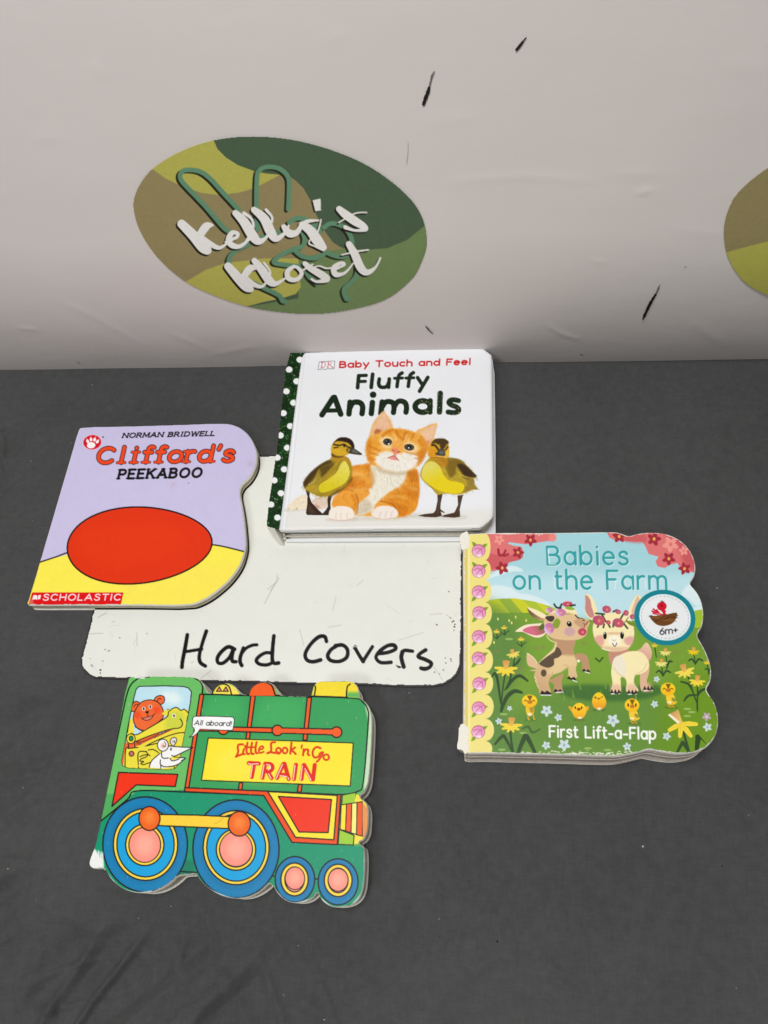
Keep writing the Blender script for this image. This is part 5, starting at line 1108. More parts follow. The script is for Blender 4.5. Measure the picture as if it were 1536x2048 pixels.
def paint_oval(second=False):
    c = Canvas(262, 266, 860, 634, cell=1.25, seed=17, base=rgb(74, 92, 72)); c.o = TG
    gr = rgb(108, 128, 84); tan = rgb(140, 128, 90); yg = rgb(170, 167, 84)
    c.fill([(1600, 400), (1480, 475), (1400, 540), (1300, 582), (1200, 590), (1100, 587), (1050, 570), (860, 560), (860, 830), (560, 880), (560, 1000), (1600, 1000)], gr, smooth=False)
    c.fill([(-50, 150), (135, 188), (200, 235), (280, 275), (380, 308), (460, 318), (560, 308), (640, 285), (700, 255), (760, 222), (810, 222), (850, 250), (885, 285), (920, 345), (950, 420), (985, 490), (1030, 552), (1080, 585), (1000, 600), (860, 632), (700, 632), (500, 655), (400, 690), (300, 750), (200, 850), (-50, 700)], tan, smooth=False)
    c.fill([(440, 20), (440, 47), (460, 92), (500, 132), (560, 170), (640, 200), (700, 212), (770, 218), (700, 255), (640, 285), (560, 308), (460, 318), (380, 308), (280, 275), (200, 235), (135, 188), (60, 100), (300, 0)], yg, smooth=False)
    c.fill([(200, 800), (300, 750), (400, 690), (500, 655), (700, 632), (860, 632), (864, 720), (872, 775), (848, 808), (780, 830), (680, 850), (600, 872), (560, 960), (200, 960)], yg, smooth=False)
    if second: c.fill([(-20, 680), (60, 648), (150, 612), (226, 581), (400, 520), (520, 600), (600, 900), (300, 850), (205, 800), (120, 790), (-20, 820)], yg, smooth=False)
    sx = 60 if second else 0
    c.part('hand_outline')
    hand = [[(530, 505), (490, 480), (400, 375), (300, 270), (276, 236), (280, 206), (310, 194), (372, 202), (424, 238), (485, 305), (565, 392)],
            [(655, 480), (652, 380), (655, 232), (668, 196), (702, 180), (752, 183), (790, 205), (812, 240), (814, 300), (810, 388)],
            [(815, 455), (850, 434), (900, 440), (945, 468), (968, 500)], [(985, 480), (1020, 460), (1062, 466), (1100, 492), (1124, 540), (1120, 600), (1090, 622), (1050, 622), (1000, 602), (975, 570)],
            [(780, 500), (700, 516), (620, 560), (545, 598), (517, 635), (520, 668)], [(870, 480), (890, 530), (882, 570), (840, 586), (780, 612), (738, 650), (790, 664), (872, 672)], [(846, 596), (880, 622), (940, 632), (985, 612)],
            [(590, 730), (680, 775), (762, 815), (780, 842), (795, 846)], [(1150, 640), (1152, 700), (1132, 740), (1087, 785), (1096, 830), (1110, 834)], [(880, 670), (915, 725), (950, 758)], [(655, 450), (660, 490)]]
    hand = [off(p, sx, 0) for p in hand]
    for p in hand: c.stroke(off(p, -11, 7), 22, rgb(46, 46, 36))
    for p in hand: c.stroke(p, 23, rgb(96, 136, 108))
    c.part('brush_lettering')
    br = [[(282, 462, 50), (340, 520, 60), (385, 575, 62), (408, 592, 52)], [(436, 468, 12), (404, 474, 46), (372, 516, 46)], [(372, 526, 36), (430, 565, 32), (470, 580, 22), (504, 560, 13)],
          [(500, 552, 15), (550, 530, 20), (560, 510, 20), (532, 506, 28), (515, 540, 36), (532, 568, 34), (572, 572, 24), (614, 540, 15)], [(600, 548, 15), (634, 490, 14), (630, 440, 16), (590, 408, 20)],
          [(548, 408, 36), (590, 450, 54), (630, 515, 58), (660, 548, 42), (694, 535, 20), (722, 495, 14)], [(640, 392, 36), (690, 435, 54), (722, 500, 56), (750, 535, 38), (794, 505, 18), (812, 470, 12)], [(722, 470, 13), (730, 430, 14), (700, 392, 18)],
          [(788, 476, 30), (815, 508, 46), (850, 505, 34), (876, 466, 24)], [(880, 466, 42), (920, 495, 56), (955, 545, 60), (984, 578, 38)], [(984, 590, 18), (940, 572, 10), (912, 552, 9), (955, 500, 10), (972, 440, 8)], [(960, 444, 10), (910, 448, 22), (885, 460, 26)],
          [(1062, 388, 36), (1092, 414, 48), (1140, 448, 50), (1180, 472, 40), (1190, 488, 28), (1140, 494, 15), (1092, 478, 24)], [(1060, 455, 8), (1140, 410, 9), (1198, 405, 8)],
          [(512, 672, 46), (562, 730, 56), (600, 772, 54), (622, 784, 40)], [(660, 680, 12), (622, 682, 42), (588, 722, 40)], [(592, 726, 34), (640, 762, 28), (680, 772, 18), (706, 742, 12)],
          [(642, 644, 34), (680, 690, 50), (718, 745, 48), (750, 758, 28), (792, 733, 13)], [(706, 742, 12), (720, 700, 12), (690, 655, 14)], [(838, 672, 20), (806, 698, 30), (812, 732, 30), (850, 738, 26), (876, 708, 24), (858, 680, 20), (838, 672, 18)], [(870, 700, 14), (900, 680, 10), (930, 662, 10)],
          [(892, 658, 28), (920, 682, 36), (978, 716, 44), (1000, 736, 36), (952, 748, 16), (926, 736, 15)], [(912, 690, 8), (960, 670, 9), (1000, 682, 10), (1042, 676, 10)],
          [(1040, 690, 12), (1086, 664, 18), (1070, 655, 20), (1036, 680, 32), (1045, 712, 32), (1090, 704, 16), (1132, 656, 9)], [(1110, 562, 36), (1138, 610, 46), (1168, 678, 48), (1200, 702, 36), (1240, 678, 16), (1266, 630, 11)], [(1075, 615, 8), (1140, 600, 11), (1206, 590, 9)]]
    ap = [(930, 345), (970, 336), (972, 394), (944, 400)]
    br = [[(x + sx, y, w * .86) for x, y, w in p] for p in br]
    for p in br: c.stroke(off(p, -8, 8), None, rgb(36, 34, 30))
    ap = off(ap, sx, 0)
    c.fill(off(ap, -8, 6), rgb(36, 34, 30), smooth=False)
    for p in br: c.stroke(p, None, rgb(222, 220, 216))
    c.fill(ap, rgb(222, 220, 216), smooth=False)
    c.part(''); c.grain(.02); c.grain(.012, 3)
    return c


def board_px():
    a = zoom(150, 1150, 3.7463); b_ = zoom(540, 1150, 3.7463)
    f = lambda o_, L: [(o_[0] + x / o_[2], o_[1] + y / o_[2]) for x, y in L]
    low = f(a, [(130, 272), (88, 450), (40, 620), (42, 670), (62, 715), (95, 748), (135, 770), (200, 776), (300, 780), (400, 780), (700, 790), (1000, 800), (1300, 806)]) + f(b_, [(50, 812), (300, 820), (680, 824), (900, 834), (1060, 838), (1220, 836), (1300, 822), (1360, 790), (1400, 752), (1420, 715), (1432, 660), (1440, 400), (1442, 100)])
    return low


def paint_board():
    c = Canvas(155, 905, 992, 1378, cell=1.25, seed=21, base=rgb(231, 232, 225))
    a = zoom(150, 1150, 3.7463); b_ = zoom(540, 1150, 3.7463)
    c.grain(.006); c.grain(.004, 12)
    for _ in range(130):
        x, y = c.rng.uniform(160, 985), c.rng.uniform(905, 1375); t = c.rng.normal(.9, 1.0); L = c.rng.uniform(4, 26)
        c.stroke([(x, y, .5), (x + L * .5 * math.cos(t) + c.rng.normal(0, 1), y + L * .5 * math.sin(t), .7), (x + L * math.cos(t), y + L * math.sin(t), .4)], None, rgb(170, 168, 158) if c.rng.random() < .6 else rgb(246, 246, 240), alpha=.45)
    c.o = a
    for p in ([(1420, 215), (1470, 120), (1530, 20)], [(170, 320), (230, 285)], [(275, 355), (300, 345)], [(940, 780), (1020, 715)], [(870, 660), (890, 648)], [(1440, 110), (1500, 60)], [(465, 430), (465, 530)], [(100, 440), (210, 436)]): c.stroke(p, 4, rgb(140, 136, 126), alpha=.6)
    c.o = b_
    for p in ([(220, 410), (240, 470), (250, 530)], [(0, 120), (40, 60), (60, 0)], [(470, 270), (495, 160)], [(650, 80), (700, 40)], [(960, 490), (1150, 430)], [(1320, 295), (1350, 320)], [(1230, 690), (1295, 790)], [(440, 390), (540, 375)], [(1200, 295), (1290, 290)]): c.stroke(p, 4, rgb(158, 152, 142), alpha=.55)
    dk = rgb(24, 20, 20)
    for o_, L in ((a, ((190, 712, 7), (248, 570, 4), (258, 566, 4), (225, 558, 4), (125, 676, 5), (130, 688, 4), (115, 628, 3), (208, 646, 4), (190, 735, 5), (335, 470, 4), (540, 440, 4))), (b_, ((1250, 372, 6), (1340, 125, 5), (1375, 345, 6), (1385, 370, 6), (1382, 388, 7), (1365, 352, 5), (1352, 322, 5), (1378, 416, 4), (1355, 630, 6), (1357, 645, 5), (1315, 622, 4), (1318, 660, 5), (1300, 712, 5), (1232, 728, 5), (1270, 740, 4)))):
        c.o = o_
        for x, y, r_ in L: c.ell(x, y, r_, r_ * .9, dk)
    c.o = b_
    c.stroke([(1040, 845, 14), (1100, 840, 30), (1200, 845, 30), (1260, 832, 22), (1300, 820, 16)], None, rgb(74, 48, 40)); 
    for _ in range(70): x = c.rng.uniform(640, 1300); c.ell(x, 828 + (x - 640) * .018 + c.rng.normal(0, 4) + (6 if x > 1000 else 0) - (max(0, x - 1220) ** 1.3) * .06, c.rng.uniform(3, 9), c.rng.uniform(3, 7), rgb(30, 26, 24))
    c.o = a
    for _ in range(40): x = c.rng.uniform(120, 420); c.ell(x, 776 + c.rng.normal(0, 3), c.rng.uniform(2, 7), c.rng.uniform(2, 4), rgb(30, 28, 26))
    for x, y in ((70, 725), (95, 752), (120, 768), (48, 690)): c.ell(x, y, 5, 4, rgb(30, 28, 26))
    c.part('handwriting')
    mk = rgb(8, 7, 8)
    S = lambda p, w=28: c.stroke([(x + c.rng.normal(0, .8), y + c.rng.normal(0, .8), w + c.rng.normal(0, .9)) for x, y in p], None, mk)
    c.o = a
    S([(842, 448), (826, 540), (806, 640), (800, 692)]); S([(985, 420), (955, 510), (934, 600), (938, 655), (976, 682)]); S([(818, 578), (880, 566), (950, 555)], 24)
    S([(1196, 556), (1150, 538), (1105, 568), (1070, 615), (1072, 655), (1108, 660), (1158, 615), (1186, 558), (1176, 612), (1180, 645), (1206, 650)])
    S([(1262, 548), (1242, 610), (1236, 650), (1248, 678)]); S([(1242, 600), (1278, 552), (1325, 526), (1362, 522)], 24)
    S([(1490, 456), (1482, 540), (1478, 630), (1492, 660), (1526, 658)]); S([(1478, 588), (1430, 582), (1382, 608), (1358, 642), (1384, 670), (1440, 672), (1482, 655)], 26)
    c.o = b_
    S([(424, 496), (410, 462), (364, 464), (304, 520), (264, 590), (276, 636), (322, 650), (378, 636)]); S([(490, 530), (545, 524), (580, 560), (574, 616), (520, 648), (456, 640), (432, 604), (456, 560), (494, 534)])
    S([(640, 552), (668, 600), (698, 648)], 26); S([(698, 648), (735, 590), (768, 538)], 26); c.ring(768, 538, 9, 9, 3, rgb(70, 68, 68)); c.stroke([(622, 552), (636, 526), (650, 536)], 4, mk)
    S([(812, 590), (880, 582), (938, 555), (930, 526), (884, 530), (825, 566), (796, 616), (828, 655), (908, 654)], 27)
    S([(992, 575), (986, 620), (1002, 688)], 30); S([(988, 584), (1010, 566), (1066, 570)], 27); c.fill([(950, 684), (962, 680), (985, 690), (965, 698)], mk); c.stroke([(945, 676), (960, 690)], 5, mk)
    S([(1166, 562), (1124, 590), (1112, 614), (1160, 632), (1206, 660), (1196, 690), (1160, 704), (1130, 698)], 29)
    c.part('')
    return c


OUT_SPINE = [(582, 699), (594, 697), (607, 702), (606, 712), (580, 888), (557, 1060), (549, 1057.5), (534, 1053), (533, 1046), (556, 880)]


def paint_spine():
    c = Canvas(526, 690, 614, 1066, cell=1.25, seed=25, base=rgb(24, 56, 24)); c.o = TD
    c.grain(.25, 2)
    for _ in range(900):
        x, y = c.rng.uniform(20, 290), c.rng.uniform(60, 1240); r_ = c.rng.uniform(.8, 3.2)
        c.ell(x, y, r_, r_, ((.55, .78, .55), (.75, .85, .5), (.35, .75, .5), (.12, .35, .14), (.9, .95, .85))[int(c.rng.integers(0, 5))], alpha=.8)
    for x, y in ((250, 155), (230, 290), (210, 425), (190, 571), (171, 707), (152, 842), (132, 992), (110, 1145), (183, 217), (165, 353), (147, 490), (128, 629), (109, 769), (89, 911), (69, 1063)):
        c.ell(x, y, 21, 19, rgb(238, 240, 240))
    return c



# PAINT-END


# ------------------------------------------------------------------ printed canvas -> coloured mesh pieces
def outline(P, n=3):
    """centripetal spline through an outline (no overshoot at uneven points)"""
    P = np.asarray(P, float); k = len(P); out = []
    for i in range(k):
        p0, p1, p2, p3 = P[(i - 1) % k], P[i], P[(i + 1) % k], P[(i + 2) % k]
        t0 = 0.0; t1 = t0 + max(np.linalg.norm(p1 - p0), 1e-6) ** .5; t2 = t1 + max(np.linalg.norm(p2 - p1), 1e-6) ** .5; t3 = t2 + max(np.linalg.norm(p3 - p2), 1e-6) ** .5
        for t in np.linspace(t1, t2, n, endpoint=False):
            a1 = (t1 - t) / (t1 - t0) * p0 + (t - t0) / (t1 - t0) * p1; a2 = (t2 - t) / (t2 - t1) * p1 + (t - t1) / (t2 - t1) * p2; a3 = (t3 - t) / (t3 - t2) * p2 + (t - t2) / (t3 - t2) * p3
            b1 = (t2 - t) / (t2 - t0) * a1 + (t - t0) / (t2 - t0) * a2; b2 = (t3 - t) / (t3 - t1) * a2 + (t - t1) / (t3 - t1) * a3
            out.append((t2 - t) / (t2 - t1) * b1 + (t - t1) / (t2 - t1) * b2)
    return np.array(out)


def to_px(P, o_): P = np.asarray(P, float); return P / o_[2] + np.array(o_[:2])


def edge_dist(pts, poly):
    d = np.full(len(pts), 1e9)
    for a, b_ in zip(poly, np.roll(poly, -1, 0)):
        e = b_ - a; L2 = e @ e
        if L2 < 1e-12: continue
        t = np.clip(((pts - a) @ e) / L2, 0, 1)
        d = np.minimum(d, np.hypot(*(pts - a - t[:, None] * e).T))
    return d


def print_mesh(c, out_px, mapper, m, parent, origin, base_name, ragged=0.0, edge_round=None, names=None, rim=0.0, gain=1.015):
    """cut the canvas along out_px, lay it on the surface given by mapper and hand each printed part its own mesh"""
    col, pid = c.colours(); H, Wd, _ = col.shape
    X, Y = np.meshgrid(c.x0 + np.arange(Wd) * c.cell, c.y0 + np.arange(H) * c.cell)
    c.o = (0, 0, 1); c.clip = None
    inside = c.mask(out_px, False)[c.ss // 2::c.ss, c.ss // 2::c.ss][:H, :Wd] > 0.5
    V = np.stack(mapper(X, Y), -1).reshape(-1, 3)
    if edge_round or ragged:
        near = inside & (_blur(inside.astype(float), 8) < 0.999)
        ii = np.flatnonzero(near.ravel())
        opx = np.asarray(out_px, float)
        ow = np.stack(mapper(opx[:, 0], opx[:, 1]), -1)
        if edge_round:
            w2 = edge_dist(V[ii][:, :2], ow[:, :2]); t = np.clip(1 - w2 / edge_round, 0, 1)
            V[ii, 2] -= edge_round * (1 - np.sqrt(np.maximum(1 - t ** 2, 0))) * 0.7
        if ragged:
            dp = edge_dist(np.stack([X.ravel()[ii], Y.ravel()[ii]], 1), opx)
            nz = _blur(c.rng.random((H, Wd)), 2); nz = (nz - nz.min()) / (nz.max() - nz.min())
            cut = dp < rim + ragged * np.maximum(0, nz.ravel()[ii] - 0.35) * 2
            f = inside.ravel(); f[ii[cut]] = False; inside = f.reshape(H, Wd)
    q = np.arange(H * Wd).reshape(H, Wd)
    ok = inside[:-1, :-1] & inside[1:, :-1] & inside[:-1, 1:] & inside[1:, 1:]
    F = np.stack([q[:-1, :-1], q[1:, :-1], q[1:, 1:], q[:-1, 1:]], -1)
    fp = pid[:-1, :-1]; made = {}
    lc = np.clip(lin(col).reshape(-1, 3) * gain - 0.013, 0.003, 1)   # pigment without its gloss
    for k, nm in enumerate(c.names):
        sel = ok & (fp == k)
        if not sel.any(): continue
        f = F[sel]; used, inv = np.unique(f, return_inverse=True)
        nm2 = base_name if k == 0 else (names or {}).get(nm, nm).split('#')[0]
        made[nm] = mesh_from(nm2, V[used], inv.reshape(f.shape), m, made.get('', parent) if k and parent is None else parent, origin, smooth=True, col=lc[used])
    return made


# ------------------------------------------------------------------ materials
M_ink = mat('printed_gloss_card', attr=True, rough=0.42, spec=0.18, bump=[(380, 0.05, 0.001, (1, 1, 1))], vary=[(60, 0.015)])
M_pad = mat('printed_gloss_padding', attr=True, rough=0.34, spec=0.28, vary=[(40, 0.01)], bump=[(30, 0.05, 0.004, (1, 1, 1))])
M_vinyl = mat('printed_backdrop_ink', attr=True, rough=0.6, spec=0.25, bump=[(260, 0.10, 0.001, (0.3, 1, 1.6))])
M_enamel = mat('white_enamel', attr=True, rough=0.34, spec=0.22, bump=[(90, 0.03, 0.002, (1, 1, 1))])
M_card = mat('white_card', rgb(232, 230, 220), rough=0.7, spec=0.2, vary=[(250, 0.06)])
M_pages = mat('page_edges', rgb(204, 196, 176), rough=0.8, spec=0.15, vary=[(180, 0.10), (700, 0.08)])
M_pages_w = mat('pale_page_edges', rgb(218, 208, 196), rough=0.8, spec=0.15, vary=[(180, 0.08), (700, 0.08)])
M_pagewhite = mat('white_page_edges', rgb(228, 222, 208), rough=0.75, spec=0.2, vary=[(300, 0.08)])
M_white = mat('white_laminate', rgb(234, 236, 238), rough=0.32, spec=0.5)
M_blue = mat('blue_page_edge', rgb(40, 84, 104), rough=0.6)
M_torn = mat('torn_paper', rgb(240, 236, 224), rough=0.9, spec=0.1, bump=[(500, 0.5, 0.001, (1, 1, 1))])
M_metal = mat('dark_board_edge', rgb(40, 34, 32), rough=0.6)
M_mark = mat('black_ink_mark', rgb(24, 20, 22), rough=0.5, vary=[(600, 0.3)])
M_faint = mat('faded_ink_mark', rgb(120, 112, 108), rough=0.6, vary=[(900, 0.4)])


def cloth_material():
    m = bpy.data.materials.new('dark_grey_cloth'); m.use_nodes = True
    nt = m.node_tree; N = nt.nodes; L = nt.links; p = N['Principled BSDF']
    p.inputs['Roughness'].default_value = 0.85; p.inputs['Specular IOR Level'].default_value = 0.22
    p.inputs['Sheen Weight'].default_value = 0.04
    tc = N.new('ShaderNodeTexCoord')

    def noise(scale, detail=4, stretch=(1, 1, 1), rough=.55):
        mp = N.new('ShaderNodeMapping'); mp.inputs['Scale'].default_value = stretch; L.new(tc.outputs['Object'], mp.inputs['Vector'])
        n = N.new('ShaderNodeTexNoise'); n.inputs['Scale'].default_value = scale; n.inputs['Detail'].default_value = detail; n.inputs['Roughness'].default_value = rough
        L.new(mp.outputs['Vector'], n.inputs['Vector']); return n.outputs['Fac']

    def mth(op, a, b_):
        n = N.new('ShaderNodeMath'); n.operation = op
        for i, v in enumerate((a, b_)):
            if isinstance(v, (int, float)): n.inputs[i].default_value = v
            else: L.new(v, n.inputs[i])
        return n.outputs[0]
    # brightness of the dye: big faded patches, streaky weave
    v = mth('ADD', mth('MULTIPLY', noise(9, 5), 0.30), mth('ADD', mth('MULTIPLY', noise(900, 2, (0.12, 1, 1)), 0.28), mth('MULTIPLY', noise(900, 2, (1, 0.12, 1)), 0.28)))
    v = mth('ADD', mth('MULTIPLY', noise(2200, 2), 0.25), v); v = mth('ADD', mth('MULTIPLY', mth('SUBTRACT', noise(150, 5, (1, 1, 1), .7), 0.5), 0.55), v); v = mth('ADD', mth('MULTIPLY', mth('SUBTRACT', noise(4, 4), 0.5), 0.45), v)
    v = mth('ADD', v, 0.43)
    base = N.new('ShaderNodeVectorMath'); base.operation = 'SCALE'; base.inputs[0].default_value = tuple(float(x) for x in lin(rgb(71, 71, 71.5)))
    L.new(v, base.inputs['Scale']); col = base.outputs[0]
    # lint and dust, and a few dark flecks
    for sc_, rad, dens, c_ in ((150, 0.07, 0.87, (0.36, 0.36, 0.35)), (60, 0.035, 0.88, (0.45, 0.45, 0.44)), (95, 0.06, 0.84, (0.006, 0.006, 0.006))):
        vo = N.new('ShaderNodeTexVoronoi'); vo.inputs['Scale'].default_value = sc_; vo.inputs['Randomness'].default_value = 1
        L.new(tc.outputs['Object'], vo.inputs['Vector'])
        sep = N.new('ShaderNodeSeparateColor'); L.new(vo.outputs['Color'], sep.inputs[0])
        size = mth('MULTIPLY', sep.outputs[1], rad)
        fac = mth('MULTIPLY', mth('LESS_THAN', vo.outputs['Distance'], size), mth('GREATER_THAN', sep.outputs[0], dens))
        mx = N.new('ShaderNodeMix'); mx.data_type = 'RGBA'; L.new(fac, mx.inputs[0]); L.new(col, mx.inputs[6]); mx.inputs[7].default_value = (*c_, 1); col = mx.outputs[2]
    L.new(col, p.inputs['Base Color'])
    b1 = N.new('ShaderNodeBump'); b1.inputs['Strength'].default_value = 0.35; b1.inputs['Distance'].default_value = 0.0006
    L.new(mth('ADD', noise(900, 2, (0.15, 1, 1)), noise(900, 2, (1, 0.15, 1))), b1.inputs['Height'])
    b2 = N.new('ShaderNodeBump'); b2.inputs['Strength'].default_value = 0.25; b2.inputs['Distance'].default_value = 0.006; L.new(noise(28, 5), b2.inputs['Height']); L.new(b1.outputs[0], b2.inputs['Normal'])
    L.new(b2.outputs[0], p.inputs['Normal'])
    return m


# ------------------------------------------------------------------ the table under its cloth
def vnoise(x, y, seed):
    """smooth value noise on a lattice"""
    rs = np.random.default_rng(seed); T = rs.random((64, 64))
    xi, yi = np.floor(x).astype(int), np.floor(y).astype(int); fx, fy = x - xi, y - yi
    fx, fy = fx * fx * (3 - 2 * fx), fy * fy * (3 - 2 * fy)
    g = lambda a, b_: T[a % 64, b_ % 64]
    return (g(xi, yi) * (1 - fx) + g(xi + 1, yi) * fx) * (1 - fy) + (g(xi, yi + 1) * (1 - fx) + g(xi + 1, yi + 1) * fx) * fy


def build_cloth():
    xs = np.concatenate([np.arange(-1.5, -0.65, 0.02), np.arange(-0.65, 0.42, 0.0015), np.arange(0.42, 1.3, 0.02)]); ys = np.append(np.concatenate([np.arange(-1.0, -0.2, 0.02), np.arange(-0.2, WY + 0.004, 0.0015)]), WY + 0.012)
    X, Y = np.meshgrid(xs, ys)
    left = np.clip((-0.17 - X) / 0.16, 0, 1) * np.clip((Y + 0.3) / 0.1, 0, 1); low = np.clip((0.10 - Y) / 0.12, 0, 1) * np.clip((0.06 - X) / 0.2, 0, 1)
    amp = np.clip(0.12 + left + 0.8 * low, 0, 1) * np.clip((WY - 0.004 - Y) / 0.07, 0.05, 1)
    h = np.zeros_like(X)
    near_wall = np.clip((WY - 0.004 - Y) / 0.07, 0.05, 1)
    for k, (ang, fr, st, w) in enumerate(((0.7, 26, 7, 1.0), (1.25, 34, 8, .8), (0.35, 48, 12, .5), (2.0, 40, 10, .5))):
        u_ = X * math.cos(ang) + Y * math.sin(ang); v_ = -X * math.sin(ang) + Y * math.cos(ang)
        warp = 1.6 * vnoise(X * 9 + 5, Y * 9 + 9, 40 + k)
        r_ = 1 - np.abs(2 * vnoise(v_ * fr + warp, u_ * st + 20, 10 + k) - 1)
        h += w * np.maximum(r_ - 0.72, 0) * 3.2 * vnoise(X * 11, Y * 11, 70 + k)
    h = h * amp * 0.0105 + amp * 0.0060 * vnoise(X * 16 + 3, Y * 16, 5)
    # creases one can see one by one
    for L, a_, w_ in (([(372, 1800), (362, 1880), (340, 1960)], 1.2, 7), ([(100, 1990), (88, 2060)], 1.2, 6), ([(215, 1900), (140, 1960), (60, 2010)], -1.0, 12), ([(120, 1810), (150, 1840)], .9, 7), ([(440, 1830), (430, 1900)], .7, 7),
                      ([(590, 2000), (650, 2040)], .9, 9), ([(490, 1850), (496, 1880)], .8, 5), ([(20, 930), (70, 1010), (60, 1090)], 1.3, 13), ([(100, 900), (60, 980), (20, 1060)], -1.1, 13), ([(140, 880), (100, 960)], 1.0, 9), ([(0, 1120), (60, 1180), (40, 1260)], 1.2, 14), ([(120, 1260), (60, 1330), (20, 1420)], 1.1, 13),
                      ([(200, 820), (260, 770)], .9, 10), ([(240, 845), (300, 800), (330, 765)], .8, 11), ([(30, 800), (100, 770)], .9, 13), ([(130, 1420), (110, 1520), (60, 1600)], 1.0, 14), ([(90, 1700), (40, 1780)], 1.0, 12), ([(560, 1900), (520, 1960)], .6, 10), ([(1090, 1930), (1185, 1980)], .55, 5), ([(700, 1880), (760, 1960), (850, 2010)], .5, 12), ([(1440, 1530), (1500, 1620)], .5, 9)):
        P = smooth_pts(np.array(L, float), False, 6); Pw = np.stack(on_table(P[:, 0], P[:, 1]), 1); wd = w_ * 0.00036 * 1.3
        lo, hi = Pw.min(0) - 5 * wd, Pw.max(0) + 5 * wd
        s = (X > lo[0]) & (X < hi[0]) & (Y > lo[1]) & (Y < hi[1])
        d = np.full(s.sum(), 1e9); tt = np.zeros(s.sum()); pts = np.stack([X[s], Y[s]], 1)
        for i, (A, B) in enumerate(zip(Pw[:-1], Pw[1:])):
            e = B - A; t = np.clip(((pts - A) @ e) / (e @ e + 1e-12), 0, 1); dd = np.hypot(*(pts - A - t[:, None] * e).T)
            k = dd < d; d[k] = dd[k]; tt[k] = (i + t[k]) / (len(Pw) - 1)
        h[s] += a_ * 0.0032 * np.exp(-(d / wd) ** 2) * np.sin(math.pi * np.clip(tt, 0.02, .98)) ** .6
    h *= near_wall
    Z = h - (0.0012 + 0.0125 * amp)                                            # everything that stands on the cloth stays clear of it
    def flat(px_poly, grow=0.035):
        P = np.array([[float(v) for v in on_table(*p)] for p in px_poly])
        lo, hi = P.min(0), P.max(0)
        d = np.maximum(np.maximum(lo[0] - X, X - hi[0]), np.maximum(lo[1] - Y, Y - hi[1]))
        t = np.clip(d / grow, 0, 1); return t * t * (3 - 2 * t)
    f = np.minimum.reduce([flat([(80, 860), (500, 860), (500, 1210), (80, 1210)]), flat([(190, 1360), (740, 1360), (740, 1800), (215, 1800)]), flat([(180, 930), (920, 930), (920, 1350), (180, 1350)]), flat([(560, 760), (980, 760), (980, 1060), (560, 1060)]), flat([(935, 1080), (1400, 1080), (1400, 1520), (935, 1520)])])
    Z = Z * f + (1 - f) * -0.0004; Z = np.minimum(Z, -0.0004)
    V = np.stack([X, Y, Z], -1).reshape(-1, 3); H, Wd = X.shape; q = np.arange(H * Wd).reshape(H, Wd)
    F = np.stack([q[:-1, :-1], q[:-1, 1:], q[1:, 1:], q[1:, :-1]], -1).reshape(-1, 4)
    ob = mesh_from('tablecloth', V, F, cloth_material(), smooth=True)
    ob['kind'] = 'structure'; ob['label'] = 'dark grey cloth spread over the table, creased on its left side'
    return ob


build_cloth()

# ------------------------------------------------------------------ the backdrop wall with its oval prints and ink marks
Y0, CURVE = WY + 0.0026, 0.14          # foot tucked under and top leaned back, shaped to darken the base


def wall_y(x, z):
    under = 0.14 + 0.14 * np.clip((np.asarray(x) + 0.30) / 0.50, 0, 1); lean = 0.30 - 0.05 * np.clip((np.asarray(x) + 0.05) / 0.25, 0, 1)  # tucks more and leans less to the right, shaped to darken that side
    z = np.asarray(z); t = np.clip(z, -0.02, CURVE)
    return Y0 - under * t + (lean + under) * t * t / (2 * CURVE) + lean * np.clip(z - CURVE, 0, None)


WFRONT = Y0


def wall_material():
    m = mat('offwhite_backdrop', rgb(227, 220, 216), rough=0.58, spec=0.3, vary=[(5, 0.02)], bump=[(6, 0.06, 0.02, (1, 1, 1.4)), (300, 0.06, 0.001, (0.4, 1, 1.5)), (42, 0.04, 0.004, (0.5, 1, 1.5))])
    return m


wall = thing('backdrop_wall', 'off-white upright backdrop with oval camouflage prints and black ink marks', 'wall', (0, WFRONT, 0))
xs = np.concatenate([np.linspace(-1.5, -0.50, 30), np.linspace(-0.497, 0.30, 400), np.linspace(0.32, 1.3, 30)]); zs = np.concatenate([np.linspace(-0.014, 0.34, 178), np.linspace(0.345, 1.0, 50)])
X, Zw = np.meshgrid(xs, zs)
